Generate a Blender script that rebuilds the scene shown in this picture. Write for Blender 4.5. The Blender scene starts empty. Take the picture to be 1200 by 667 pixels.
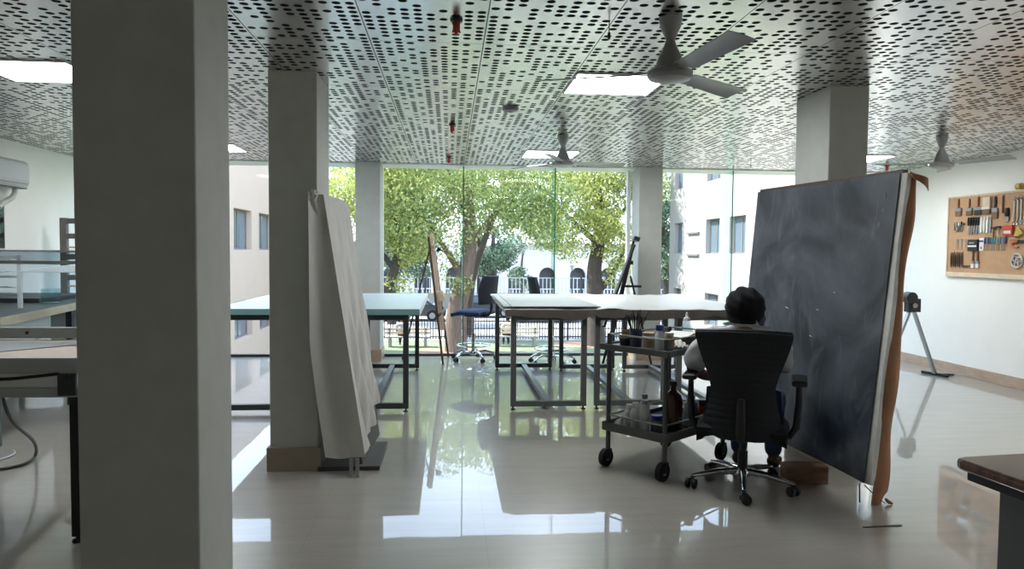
import bpy, bmesh, math, random
import numpy as np
from mathutils import Vector, Matrix, Euler
PI = math.pi
rad = math.radians
S = bpy.context.scene
COL = S.collection
rng = random.Random(7)

# ------------------------------------------------------------------ helpers
def lin(c):
    out = []
    for v in c:
        v = v / 255.0
        out.append(v / 12.92 if v <= 0.04045 else ((v + 0.055) / 1.055) ** 2.4)
    return tuple(out)

class MB:
    """collects shapes, then links them as ONE mesh object"""
    def __init__(s):
        s.v = []; s.f = []; s.m = []
    def add(s, vs, fs, mat=0, M=None):
        b = len(s.v)
        if M is not None:
            vs = [M @ Vector(p) for p in vs]
        s.v += [tuple(p) for p in vs]
        s.f += [tuple(i + b for i in f) for f in fs]
        s.m += [mat] * len(fs)
        return s
    def box(s, x0, x1, y0, y1, z0, z1, mat=0, M=None):
        vs = [(x, y, z) for z in (z0, z1) for y in (y0, y1) for x in (x0, x1)]
        fs = [(0, 2, 3, 1), (4, 5, 7, 6), (0, 1, 5, 4), (2, 6, 7, 3), (0, 4, 6, 2), (1, 3, 7, 5)]
        return s.add(vs, fs, mat, M)
    def tube(s, pts, r, n=8, mat=0, M=None, up=None):
        pts = [Vector(p) for p in pts]
        rs = r if isinstance(r, (list, tuple)) else [r] * len(pts)
        vs = []; fs = []
        prev = None
        for i, p in enumerate(pts):
            d = (pts[min(i + 1, len(pts) - 1)] - pts[max(i - 1, 0)]).normalized()
            if prev is None:
                a = Vector(up) if up else (Vector((0, 0, 1)) if abs(d.z) < 0.9 else Vector((1, 0, 0)))
            else:
                a = prev
            a = (a - d * a.dot(d))
            if a.length < 1e-6:
                a = d.orthogonal()
            a.normalize(); prev = a
            b = d.cross(a)
            for k in range(n):
                t = 2 * PI * (k + .5) / n
                vs.append(p + (a * math.cos(t) + b * math.sin(t)) * rs[i])
        for i in range(len(pts) - 1):
            for k in range(n):
                k2 = (k + 1) % n
                fs.append((i * n + k, i * n + k2, (i + 1) * n + k2, (i + 1) * n + k))
        fs.append(tuple(range(n - 1, -1, -1)))
        fs.append(tuple((len(pts) - 1) * n + k for k in range(n)))
        return s.add(vs, fs, mat, M)
    def bar(s, p0, p1, w, h=None, mat=0, M=None):
        """square-section bar from p0 to p1, w wide and h tall"""
        h = h or w
        p0 = Vector(p0); p1 = Vector(p1)
        d = (p1 - p0).normalized()
        u = Vector((0, 0, 1)) if abs(d.z) < 0.95 else Vector((0, 1, 0))
        a = d.cross(u).normalized(); b = a.cross(d)
        vs = []
        for p in (p0, p1):
            for sx, sy in ((-1, -1), (1, -1), (1, 1), (-1, 1)):
                vs.append(p + a * sx * w / 2 + b * sy * h / 2)
        fs = [(0, 1, 2, 3), (7, 6, 5, 4), (0, 4, 5, 1), (1, 5, 6, 2), (2, 6, 7, 3), (3, 7, 4, 0)]
        return s.add(vs, fs, mat, M)
    def cyl(s, p0, p1, r0, r1=None, n=16, mat=0, M=None):
        return s.tube([p0, p1], [r0, r0 if r1 is None else r1], n, mat, M)
    def lathe(s, prof, o=(0, 0, 0), n=20, mat=0, M=None):
        vs = []; fs = []
        for r, z in prof:
            for k in range(n):
                t = 2 * PI * k / n
                vs.append((o[0] + r * math.cos(t), o[1] + r * math.sin(t), o[2] + z))
        for i in range(len(prof) - 1):
            for k in range(n):
                k2 = (k + 1) % n
                fs.append((i * n + k, i * n + k2, (i + 1) * n + k2, (i + 1) * n + k))
        if prof[0][0] > 1e-5:
            fs.append(tuple(range(n - 1, -1, -1)))
        if prof[-1][0] > 1e-5:
            fs.append(tuple((len(prof) - 1) * n + k for k in range(n)))
        return s.add(vs, fs, mat, M)
    def prism(s, poly, d0, d1, mat=0, M=None):
        """polygon in local XY drawn out from z=d0 to z=d1"""
        n = len(poly)
        vs = [(x, y, d0) for x, y in poly] + [(x, y, d1) for x, y in poly]
        fs = [tuple(range(n - 1, -1, -1)), tuple(range(n, 2 * n))]
        fs += [(i, (i + 1) % n, n + (i + 1) % n, n + i) for i in range(n)]
        return s.add(vs, fs, mat, M)
    def ell(s, c, r, nu=14, nv=8, mat=0, M=None):
        prof = [(math.sin(PI * i / nv), -math.cos(PI * i / nv)) for i in range(nv + 1)]
        vs = []; fs = []
        for pr, pz in prof:
            for k in range(nu):
                t = 2 * PI * k / nu
                vs.append((c[0] + r[0] * pr * math.cos(t), c[1] + r[1] * pr * math.sin(t), c[2] + r[2] * pz))
        for i in range(nv):
            for k in range(nu):
                k2 = (k + 1) % nu
                fs.append((i * nu + k, i * nu + k2, (i + 1) * nu + k2, (i + 1) * nu + k))
        return s.add(vs, fs, mat, M)
    def ring(s, c, R, r, n=28, m=8, mat=0, M=None, sq=1.0):
        vs = []; fs = []
        for i in range(n):
            a = 2 * PI * i / n
            for j in range(m):
                b = 2 * PI * j / m
                q = R + r * math.cos(b)
                vs.append((c[0] + q * math.cos(a), c[1] + q * math.sin(a) * sq, c[2] + r * math.sin(b)))
        for i in range(n):
            for j in range(m):
                i2 = (i + 1) % n; j2 = (j + 1) % m
                fs.append((i * m + j, i2 * m + j, i2 * m + j2, i * m + j2))
        return s.add(vs, fs, mat, M)
    def sheet(s, P, nu, nv, th, mat=0):
        """surface P(u,v) with thickness: P returns a Vector, shifted along its normal by th for the back"""
        g = [[Vector(P(i / nu, j / nv)) for j in range(nv + 1)] for i in range(nu + 1)]
        N = [[None] * (nv + 1) for _ in range(nu + 1)]
        for i in range(nu + 1):
            for j in range(nv + 1):
                du = g[min(i + 1, nu)][j] - g[max(i - 1, 0)][j]
                dv = g[i][min(j + 1, nv)] - g[i][max(j - 1, 0)]
                N[i][j] = du.cross(dv).normalized()
        w = nv + 1
        vs = [g[i][j] for i in range(nu + 1) for j in range(w)]
        k = len(vs)
        vs += [g[i][j] - N[i][j] * th for i in range(nu + 1) for j in range(w)]
        fs = []
        for i in range(nu):
            for j in range(nv):
                a, b, c, d = i * w + j, (i + 1) * w + j, (i + 1) * w + j + 1, i * w + j + 1
                fs.append((a, b, c, d)); fs.append((k + d, k + c, k + b, k + a))
        for i in range(nu):
            a, b = i * w, (i + 1) * w
            fs.append((b, a, k + a, k + b))
            a, b = i * w + nv, (i + 1) * w + nv
            fs.append((a, b, k + b, k + a))
        for j in range(nv):
            a, b = j, j + 1
            fs.append((a, b, k + b, k + a))
            a, b = nu * w + j, nu * w + j + 1
            fs.append((b, a, k + a, k + b))
        return s.add(vs, fs, mat)
    def build(s, name, mats, parent=None, smooth=False, bevel=0.0, seg=2, origin=None):
        me = bpy.data.meshes.new(name)
        vs = s.v
        loc = None
        if parent is None:
            if origin is None:
                xs = [p[0] for p in vs]; ys = [p[1] for p in vs]; zs = [p[2] for p in vs]
                origin = ((min(xs) + max(xs)) / 2, (min(ys) + max(ys)) / 2, min(zs))
            loc = origin
            vs = [(p[0] - loc[0], p[1] - loc[1], p[2] - loc[2]) for p in vs]
        me.from_pydata(vs, [], s.f)
        if not isinstance(mats, (list, tuple)):
            mats = [mats]
        for m in mats:
            me.materials.append(m)
        if len(mats) > 1:
            me.polygons.foreach_set('material_index', s.m)
        bm = bmesh.new(); bm.from_mesh(me)
        bmesh.ops.recalc_face_normals(bm, faces=bm.faces)
        bm.to_mesh(me); bm.free()
        if smooth:
            me.shade_smooth()
            me.set_sharp_from_angle(angle=rad(38))
        me.update()
        o = bpy.data.objects.new(name, me)
        COL.objects.link(o)
        if loc is not None:
            o.location = loc
        if parent is not None:
            o.parent = parent
        if bevel:
            b = o.modifiers.new('bevel', 'BEVEL')
            b.width = bevel; b.segments = seg; b.limit_method = 'ANGLE'; b.angle_limit = rad(40)
        return o

def tag(o, label, cat, group=None):
    o['label'] = label; o['category'] = cat
    if group:
        o['group'] = group
    return o
def struct(o):
    o['kind'] = 'structure'
    return o
def thing(name, label, cat, loc=(0, 0, 0), rotz=0.0, group=None):
    o = bpy.data.objects.new(name, None)
    o.empty_display_size = 0.1
    COL.objects.link(o)
    o.location = loc; o.rotation_euler = (0, 0, rotz)
    return tag(o, label, cat, group)
KIDS = {}
def kids(o):
    return [c for c in COL.objects if c.parent == o]
def dup(root, loc, rotz=0.0, label=None, group=None, scale=None):
    def rec(o, par):
        c = o.copy(); COL.objects.link(c)
        if par is not None:
            c.parent = par
        for ch in kids(o):
            rec(ch, c)
        return c
    c = rec(root, None)
    c.location = loc; c.rotation_euler = (0, 0, rotz)
    if scale:
        c.scale = scale
    if label:
        c['label'] = label
    if group:
        c['group'] = group
    return c
def RX(a): return Matrix.Rotation(a, 4, 'X')
def RY(a): return Matrix.Rotation(a, 4, 'Y')
def RZ(a): return Matrix.Rotation(a, 4, 'Z')
def T(x, y, z): return Matrix.Translation((x, y, z))

# ------------------------------------------------------------------ materials
def nodes(name):
    m = bpy.data.materials.new(name); m.use_nodes = True
    nt = m.node_tree
    b = nt.nodes.get('Principled BSDF')
    return m, nt, b, nt.nodes.get('Material Output')
def mat(name, c, rough=0.5, metal=0.0, var=0.0, scale=8.0, bump=0.0, stretch=None, spec=0.5, coat=0.0, c2=None, detail=4.0):
    m, nt, b, out = nodes(name)
    b.inputs['Roughness'].default_value = rough
    b.inputs['Metallic'].default_value = metal
    b.inputs['Specular IOR Level'].default_value = spec
    if coat:
        b.inputs['Coat Weight'].default_value = coat
        b.inputs['Coat Roughness'].default_value = 0.05
    col = lin(c)
    b.inputs['Base Color'].default_value = (*col, 1)
    if var or bump or c2:
        tc = nt.nodes.new('ShaderNodeTexCoord')
        mp = nt.nodes.new('ShaderNodeMapping')
        if stretch:
            mp.inputs['Scale'].default_value = stretch
        nz = nt.nodes.new('ShaderNodeTexNoise')
        nz.inputs['Scale'].default_value = scale; nz.inputs['Detail'].default_value = detail
        nt.links.new(tc.outputs['Object'], mp.inputs['Vector'])
        nt.links.new(mp.outputs['Vector'], nz.inputs['Vector'])
        if var or c2:
            cr = nt.nodes.new('ShaderNodeValToRGB')
            cr.color_ramp.elements[0].position = 0.3; cr.color_ramp.elements[1].position = 0.7
            hi = lin(c2) if c2 else tuple(min(1, v * (1 + var)) for v in col)
            lo = col if c2 else tuple(v * (1 - var) for v in col)
            cr.color_ramp.elements[0].color = (*lo, 1); cr.color_ramp.elements[1].color = (*hi, 1)
            nt.links.new(nz.outputs['Fac'], cr.inputs['Fac'])
            nt.links.new(cr.outputs['Color'], b.inputs['Base Color'])
        if bump:
            bp = nt.nodes.new('ShaderNodeBump')
            bp.inputs['Strength'].default_value = bump; bp.inputs['Distance'].default_value = 0.01
            nt.links.new(nz.outputs['Fac'], bp.inputs['Height'])
            nt.links.new(bp.outputs['Normal'], b.inputs['Normal'])
    return m
def math_node(nt, op, a, b=None, c=None):
    n = nt.nodes.new('ShaderNodeMath'); n.operation = op
    for i, v in enumerate((a, b, c)):
        if v is None:
            continue
        if isinstance(v, (int, float)):
            n.inputs[i].default_value = v
        else:
            nt.links.new(v, n.inputs[i])
    return n.outputs[0]

def mat_ceiling():
    m, nt, b, out = nodes('perforated_metal')
    b.inputs['Base Color'].default_value = (0.73, 0.72, 0.715, 1)
    b.inputs['Metallic'].default_value = CEIL_METAL
    b.inputs['Roughness'].default_value = 0.24
    g = nt.nodes.new('ShaderNodeNewGeometry')
    sx = nt.nodes.new('ShaderNodeSeparateXYZ'); nt.links.new(g.outputs['Position'], sx.inputs[0])
    P = 0.062
    u = math_node(nt, 'DIVIDE', math_node(nt, 'SUBTRACT', sx.outputs['X'], 0.183), P)
    v = math_node(nt, 'DIVIDE', math_node(nt, 'SUBTRACT', sx.outputs['Y'], 5.19), P)
    fu = math_node(nt, 'SUBTRACT', math_node(nt, 'FRACT', u), 0.5)
    fv = math_node(nt, 'SUBTRACT', math_node(nt, 'FRACT', v), 0.5)
    d = math_node(nt, 'SQRT', math_node(nt, 'ADD', math_node(nt, 'MULTIPLY', fu, fu), math_node(nt, 'MULTIPLY', fv, fv)))
    inside = math_node(nt, 'LESS_THAN', d, 0.335)
    cb = nt.nodes.new('ShaderNodeCombineXYZ')
    nt.links.new(math_node(nt, 'FLOOR', u), cb.inputs[0]); nt.links.new(math_node(nt, 'FLOOR', v), cb.inputs[1])
    wn = nt.nodes.new('ShaderNodeTexWhiteNoise'); wn.noise_dimensions = '3D'
    nt.links.new(cb.outputs[0], wn.inputs['Vector'])
    keep = math_node(nt, 'GREATER_THAN', wn.outputs['Value'], 0.36)
    hole = math_node(nt, 'MULTIPLY', inside, keep)
    # panel joints
    su = math_node(nt, 'ABSOLUTE', math_node(nt, 'SUBTRACT', math_node(nt, 'FRACT', math_node(nt, 'ADD', math_node(nt, 'DIVIDE', u, 10.0), 0.5)), 0.5))
    sv = math_node(nt, 'ABSOLUTE', math_node(nt, 'SUBTRACT', math_node(nt, 'FRACT', math_node(nt, 'ADD', math_node(nt, 'DIVIDE', v, 18.0), 0.5)), 0.5))
    seam = math_node(nt, 'MAXIMUM', math_node(nt, 'LESS_THAN', su, 0.005), math_node(nt, 'LESS_THAN', sv, 0.002))
    mask = math_node(nt, 'MAXIMUM', hole, math_node(nt, 'MULTIPLY', seam, 0.8))
    dk = nt.nodes.new('ShaderNodeBsdfDiffuse'); dk.inputs['Color'].default_value = (0.02, 0.022, 0.022, 1)
    mx = nt.nodes.new('ShaderNodeMixShader')
    nt.links.new(mask, mx.inputs['Fac']); nt.links.new(b.outputs[0], mx.inputs[1]); nt.links.new(dk.outputs[0], mx.inputs[2])
    nt.links.new(mx.outputs[0], out.inputs['Surface'])
    return m
CEIL_METAL = 0.8

def mat_floor():
    m, nt, b, out = nodes('polished_stone_floor')
    g = nt.nodes.new('ShaderNodeNewGeometry')
    mp = nt.nodes.new('ShaderNodeMapping'); mp.inputs['Scale'].default_value = (0.7, 5.0, 1)
    nt.links.new(g.outputs['Position'], mp.inputs['Vector'])
    nz = nt.nodes.new('ShaderNodeTexNoise'); nz.inputs['Scale'].default_value = 2.4; nz.inputs['Detail'].default_value = 6; nz.inputs['Roughness'].default_value = 0.65
    nt.links.new(mp.outputs['Vector'], nz.inputs['Vector'])
    cr = nt.nodes.new('ShaderNodeValToRGB')
    cr.color_ramp.elements[0].position = 0.3; cr.color_ramp.elements[1].position = 0.72
    cr.color_ramp.elements[0].color = (*lin((142, 138, 130)), 1); cr.color_ramp.elements[1].color = (*lin((156, 151, 143)), 1)
    nt.links.new(nz.outputs['Fac'], cr.inputs['Fac'])
    sx = nt.nodes.new('ShaderNodeSeparateXYZ'); nt.links.new(g.outputs['Position'], sx.inputs[0])
    TS = 0.9
    su = math_node(nt, 'ABSOLUTE', math_node(nt, 'SUBTRACT', math_node(nt, 'FRACT', math_node(nt, 'DIVIDE', math_node(nt, 'ADD', sx.outputs['X'], 0.26), TS)), 0.5))
    sv = math_node(nt, 'ABSOLUTE', math_node(nt, 'SUBTRACT', math_node(nt, 'FRACT', math_node(nt, 'DIVIDE', math_node(nt, 'ADD', sx.outputs['Y'], 0.3), TS)), 0.5))
    seam = math_node(nt, 'MAXIMUM', math_node(nt, 'LESS_THAN', su, 0.0022), math_node(nt, 'LESS_THAN', sv, 0.0022))
    mx = nt.nodes.new('ShaderNodeMix'); mx.data_type = 'RGBA'
    nt.links.new(math_node(nt, 'MULTIPLY', seam, 0.22), mx.inputs['Factor'])
    nt.links.new(cr.outputs['Color'], mx.inputs['A']); mx.inputs['B'].default_value = (*lin((95, 88, 78)), 1)
    nt.links.new(mx.outputs['Result'], b.inputs['Base Color'])
    b.inputs['Roughness'].default_value = 0.30
    b.inputs['IOR'].default_value = 1.40
    b.inputs['Coat Weight'].default_value = 0.9; b.inputs['Coat Roughness'].default_value = 0.015; b.inputs['Coat IOR'].default_value = 1.42
    nb = nt.nodes.new('ShaderNodeTexNoise'); nb.inputs['Scale'].default_value = 3.2; nb.inputs['Detail'].default_value = 2
    nt.links.new(g.outputs['Position'], nb.inputs['Vector'])
    bp = nt.nodes.new('ShaderNodeBump'); bp.inputs['Strength'].default_value = 0.03; bp.inputs['Distance'].default_value = 0.01
    nt.links.new(nb.outputs['Fac'], bp.inputs['Height']); nt.links.new(bp.outputs['Normal'], b.inputs['Normal']); nt.links.new(bp.outputs['Normal'], b.inputs['Coat Normal'])
    return m

def mat_glass(name, tint=(0.93, 0.98, 0.95), rough=0.0, ior=1.45):
    m, nt, b, out = nodes(name)
    nt.nodes.remove(b)
    tr = nt.nodes.new('ShaderNodeBsdfTransparent'); tr.inputs['Color'].default_value = (*tint, 1)
    gl = nt.nodes.new('ShaderNodeBsdfGlossy'); gl.inputs['Roughness'].default_value = rough
    fr = nt.nodes.new('ShaderNodeFresnel'); fr.inputs['IOR'].default_value = ior
    mx = nt.nodes.new('ShaderNodeMixShader')
    ge = nt.nodes.new('ShaderNodeNewGeometry')
    nt.links.new(math_node(nt, 'MULTIPLY', fr.outputs[0], math_node(nt, 'SUBTRACT', 1.0, ge.outputs['Backfacing'])), mx.inputs['Fac']); nt.links.new(tr.outputs[0], mx.inputs[1]); nt.links.new(gl.outputs[0], mx.inputs[2])
    nt.links.new(mx.outputs[0], out.inputs['Surface'])
    return m
def mat_emit(name, c, s):
    m, nt, b, out = nodes(name)
    b.inputs['Base Color'].default_value = (*c, 1)
    b.inputs['Emission Color'].default_value = (*c, 1); b.inputs['Emission Strength'].default_value = s
    return m
def mat_leaf(name, cols, trans=0.45):
    m, nt, b, out = nodes(name)
    nt.nodes.remove(b)
    g = nt.nodes.new('ShaderNodeNewGeometry')
    cr = nt.nodes.new('ShaderNodeValToRGB')
    e = cr.color_ramp.elements
    e[0].position = 0.0; e[0].color = (*lin(cols[0]), 1)
    e[1].position = 1.0; e[1].color = (*lin(cols[-1]), 1)
    for i, c in enumerate(cols[1:-1]):
        n = e.new((i + 1) / (len(cols) - 1)); n.color = (*lin(c), 1)
    nt.links.new(g.outputs['Random Per Island'], cr.inputs['Fac'])
    d = nt.nodes.new('ShaderNodeBsdfDiffuse'); t = nt.nodes.new('ShaderNodeBsdfTranslucent')
    nt.links.new(cr.outputs['Color'], d.inputs['Color']); nt.links.new(cr.outputs['Color'], t.inputs['Color'])
    mx = nt.nodes.new('ShaderNodeMixShader'); mx.inputs['Fac'].default_value = trans
    nt.links.new(d.outputs[0], mx.inputs[1]); nt.links.new(t.outputs[0], mx.inputs[2])
    nt.links.new(mx.outputs[0], out.inputs['Surface'])
    return m

MT = dict(
    wall=mat('white_wall_paint', (240, 238, 232), 0.7, var=0.015, scale=3),
    column=mat('grey_column_plaster', (188, 190, 184), 0.75, var=0.04, scale=9, bump=0.08),
    skirt=mat('beige_stone_skirting', (176, 152, 132), 0.25, var=0.12, scale=6, stretch=(1, 1, 3)),
    skirt_d=mat('grey_brown_stone_skirting', (150, 138, 122), 0.3, var=0.1, scale=7),
    alu=mat('white_aluminium', (225, 226, 224), 0.4),
    alu_d=mat('dark_aluminium', (62, 66, 68), 0.35, 0.5),
    glass=mat_glass('window_glass', (0.965, 0.985, 0.975), 0.0, 1.22),
    fin=mat_glass('green_fin_glass', (0.84, 0.95, 0.90), 0.02, 1.12),
    fin_edge=mat('green_glass_edge', (38, 110, 92), 0.15),
    ceiling=mat_ceiling(), floor=mat_floor(),
    lamp=mat_emit('led_panel_diffuser', (0.95, 0.98, 1.0), 16.0),
    fan=mat('grey_fan_enamel', (158, 160, 158), 0.3, 0.1),
    fan_d=mat('dark_fan_blade', (150, 152, 152), 0.3, 0.2),
    chrome=mat('chrome', (205, 207, 210), 0.12, 1.0),
    steel=mat('brushed_steel', (150, 152, 152), 0.35, 0.85, var=0.08, scale=30, stretch=(1, 1, 8)),
    steel_d=mat('dull_steel_tube', (98, 101, 100), 0.4, 0.5, var=0.06, scale=12),
    frame=mat('grey_powder_coat', (92, 96, 95), 0.45, 0.2, var=0.04, scale=20),
    frame_d=mat('dark_powder_coat', (52, 56, 57), 0.45, 0.2),
    black=mat('black_plastic', (17, 18, 20), 0.45),
    black_mat=mat('black_rubber', (18, 18, 19), 0.8),
    mesh=mat('black_chair_mesh', (14, 18, 25), 0.75, var=0.2, scale=60),
    fabric_b=mat('blue_seat_fabric', (40, 62, 98), 0.85, var=0.15, scale=80),
    fabric_d=mat('dark_blue_back_fabric', (26, 32, 46), 0.85, var=0.15, scale=80),
    teal=mat('pale_blue_laminate', (200, 220, 228), 0.32, var=0.03, scale=4),
    teal_e=mat('teal_table_edge', (112, 150, 152), 0.4),
    cloth=mat('white_dust_sheet', (222, 220, 214), 0.38, var=0.04, scale=5, bump=0.15),
    cloth_g=mat('off_white_drape', (192, 191, 186), 0.9, var=0.04, scale=6, bump=0.1),
    skirtcloth=mat('backlit_grey_brown_cloth', (74, 68, 63), 0.9, var=0.12, scale=10),  # grey-brown sheet edge, its backlit shade worked into the colour
    board=mat('grey_mount_board', (178, 184, 180), 0.6, var=0.03, scale=4),
    plank=mat('dark_plank', (70, 68, 66), 0.6, var=0.15, scale=8, stretch=(1, 6, 1)),
    wood=mat('easel_wood', (204, 184, 160), 0.55, var=0.18, scale=10, stretch=(6, 6, 1)),
    wood_d=mat('dark_wood', (74, 52, 38), 0.5, var=0.2, scale=12, stretch=(6, 6, 1)),
    block=mat('wooden_block', (126, 98, 74), 0.7, var=0.25, scale=10, stretch=(1, 5, 5)),
    kraft=mat('brown_canvas_edge', (158, 114, 84), 0.9, var=0.18, scale=7, stretch=(2, 2, 0.6), bump=0.2),
    liner=mat('pale_canvas_edge', (214, 214, 208), 0.85, var=0.1, scale=12),
    desk=mat('polished_brown_wood', (86, 56, 40), 0.18, var=0.3, scale=4, stretch=(1.2, 9, 1), coat=0.4),
    cork=mat('pegboard_tan', (186, 148, 112), 0.8, var=0.06, scale=14),
    pale_wood=mat('pale_wood_strip', (216, 196, 168), 0.6, var=0.08, scale=14),
    white=mat('white_plastic', (228, 228, 224), 0.4),
    grey=mat('grey_plastic', (150, 153, 155), 0.45),
    tooth=mat('grey_bristles', (120, 96, 74), 0.9, var=0.25, scale=50, stretch=(6, 6, 1)),
    handle=mat('brown_tool_handle', (112, 64, 42), 0.4, var=0.15, scale=20),
    red=mat('red_card', (196, 62, 40), 0.5, var=0.1, scale=20),
    sprink=mat('red_sprinkler', (196, 62, 48), 0.45),
    yellow=mat('yellow_plastic', (190, 164, 74), 0.5),
    teal_t=mat('teal_tool_handle', (84, 150, 150), 0.4), purple=mat('purple_tool_handle', (104, 78, 128), 0.4),
    orange=mat('orange_saw_handle', (190, 112, 62), 0.5),
    blue_cap=mat('blue_cap', (32, 48, 128), 0.35), blue_jar=mat('dark_blue_jar', (50, 60, 84), 0.35),
    pot=mat('tan_jar_label', (160, 138, 110), 0.6, var=0.15, scale=18), choc=mat('brown_cardboard', (118, 84, 62), 0.8, var=0.12, scale=12),
    amber=mat('amber_bottle', (66, 26, 12), 0.08, coat=0.5), amber_l=mat('light_amber_bottle', (150, 74, 30), 0.1, coat=0.4),
    milky=mat('milky_plastic', (196, 200, 200), 0.35), smoke=mat('smoky_grey_plastic', (118, 124, 128), 0.25),
    clear=mat_glass('clear_plastic', (0.86, 0.92, 0.93), 0.05), paper=mat('white_paper', (236, 236, 232), 0.8),
    skin=mat('skin', (120, 84, 64), 0.55, var=0.05, scale=20), hair=mat('black_hair', (10, 11, 16), 0.95, var=0.2, scale=60, bump=0.25, stretch=(1, 1, .4)),
    shirt=mat('pale_grey_shirt', (172, 175, 178), 0.85, var=0.06, scale=24, bump=0.2), jeans=mat('denim', (52, 66, 96), 0.85, var=0.12, scale=60),
    mask=mat('dark_patterned_mask', (44, 46, 62), 0.8, c2=(92, 92, 108), scale=60), shoe=mat('shoe_leather', (38, 34, 32), 0.5),
    eye=mat('eye', (235, 232, 226), 0.2),
    bark=mat('bark', (112, 94, 84), 0.95, var=0.25, scale=6, stretch=(3, 3, 0.6), bump=0.5),
    bark_d=mat('dark_bark', (78, 70, 64), 0.95, var=0.25, scale=6, stretch=(3, 3, 0.6), bump=0.5),
    leaf_y=mat_leaf('yellow_green_leaves', [(126, 142, 98), (164, 176, 112), (194, 198, 122), (214, 208, 134)]),  # leaf colours paled, the haze of the window glass is mixed in
    leaf_g=mat_leaf('green_leaves', [(112, 130, 92), (148, 164, 106), (176, 186, 120), (196, 198, 136)]),
    leaf_d=mat_leaf('grey_green_leaves', [(70, 92, 76), (98, 118, 98), (128, 146, 120), (150, 164, 140)], 0.35),
    lawn=mat('lawn_grass', (120, 128, 100), 0.95, var=0.18, scale=3, bump=0.4), road=mat('pale_road', (158, 152, 146), 0.9, var=0.06, scale=2),
    bld=mat('cream_render', (196, 172, 155), 0.85, var=0.02, scale=1.5), bld_r=mat('pale_render', (158, 153, 149), 0.85, var=0.02, scale=1.5),
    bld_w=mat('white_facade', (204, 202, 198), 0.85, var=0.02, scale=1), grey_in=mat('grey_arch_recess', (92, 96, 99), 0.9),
    wing_glass=mat('dark_window_glass', (98, 112, 124), 0.08, spec=0.9), wing_frame=mat('grey_window_frame', (116, 114, 112), 0.5),
    wallband=mat('olive_boundary_wall', (128, 125, 116), 0.9, var=0.05, scale=2), iron=mat('black_iron', (46, 48, 50), 0.5, 0.3),
    car_d=mat('dark_car_paint', (54, 60, 68), 0.25, 0.3, coat=0.5), car_b=mat('blue_car_paint', (70, 100, 150), 0.25, 0.3, coat=0.5), car_w=mat('silver_car_paint', (176, 180, 184), 0.25, 0.3, coat=0.5),
    beige_top=mat('beige_shirt', (206, 190, 176), 0.9), trolley=mat('dark_trolley_steel', (84, 86, 87), 0.35, 0.5, var=0.06, scale=12), rack=mat('grey_rack_metal', (118, 116, 112), 0.5), rail=mat('grey_machine_paint', (168, 171, 169), 0.45, 0.1), ac=mat('air_conditioner_plastic', (196, 198, 200), 0.35), railing=mat('pale_railing', (176, 178, 178), 0.6),
    concrete=mat('concrete', (150, 148, 142), 0.9, var=0.06, scale=5),
    brown_soil=mat('reddish_soil', (164, 128, 108), 0.95, var=0.15, scale=3),
    blue_lid=mat('bright_blue_lid', (40, 62, 170), 0.35),
)
def mat_canvas():
    m, nt, b, out = nodes('dark_painted_canvas')
    tc = nt.nodes.new('ShaderNodeTexCoord')
    n1 = nt.nodes.new('ShaderNodeTexNoise'); n1.inputs['Scale'].default_value = 1.6; n1.inputs['Detail'].default_value = 7; n1.inputs['Distortion'].default_value = 1.4
    n2 = nt.nodes.new('ShaderNodeTexNoise'); n2.inputs['Scale'].default_value = 3.0; n2.inputs['Detail'].default_value = 5; n2.inputs['Distortion'].default_value = 2.5
    mp = nt.nodes.new('ShaderNodeMapping'); mp.inputs['Scale'].default_value = (1, 1.6, 0.55)
    nt.links.new(tc.outputs['Object'], n1.inputs['Vector']); nt.links.new(tc.outputs['Object'], mp.inputs['Vector']); nt.links.new(mp.outputs[0], n2.inputs['Vector'])
    c1 = nt.nodes.new('ShaderNodeValToRGB'); c1.color_ramp.elements[0].position = .38; c1.color_ramp.elements[1].position = .72
    c1.color_ramp.elements[0].color = (*lin((22, 29, 40)), 1); c1.color_ramp.elements[1].color = (*lin((84, 91, 100)), 1)
    nt.links.new(n1.outputs['Fac'], c1.inputs['Fac'])
    c2 = nt.nodes.new('ShaderNodeValToRGB'); c2.color_ramp.elements[0].position = .56; c2.color_ramp.elements[1].position = .74
    c2.color_ramp.elements[0].color = (0, 0, 0, 1); c2.color_ramp.elements[1].color = (1, 1, 1, 1)
    nt.links.new(n2.outputs['Fac'], c2.inputs['Fac'])
    mx = nt.nodes.new('ShaderNodeMix'); mx.data_type = 'RGBA'
    nt.links.new(math_node(nt, 'MULTIPLY', c2.outputs['Color'], 0.5), mx.inputs['Factor'])
    nt.links.new(c1.outputs['Color'], mx.inputs['A']); mx.inputs['B'].default_value = (*lin((98, 104, 110)), 1)
    nt.links.new(mx.outputs['Result'], b.inputs['Base Color'])
    b.inputs['Roughness'].default_value = 0.30
    bp = nt.nodes.new('ShaderNodeBump'); bp.inputs['Strength'].default_value = 0.15; bp.inputs['Distance'].default_value = 0.01
    nt.links.new(n2.outputs['Fac'], bp.inputs['Height']); nt.links.new(bp.outputs['Normal'], b.inputs['Normal'])
    return m
MT['canvas'] = mat_canvas()

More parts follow.
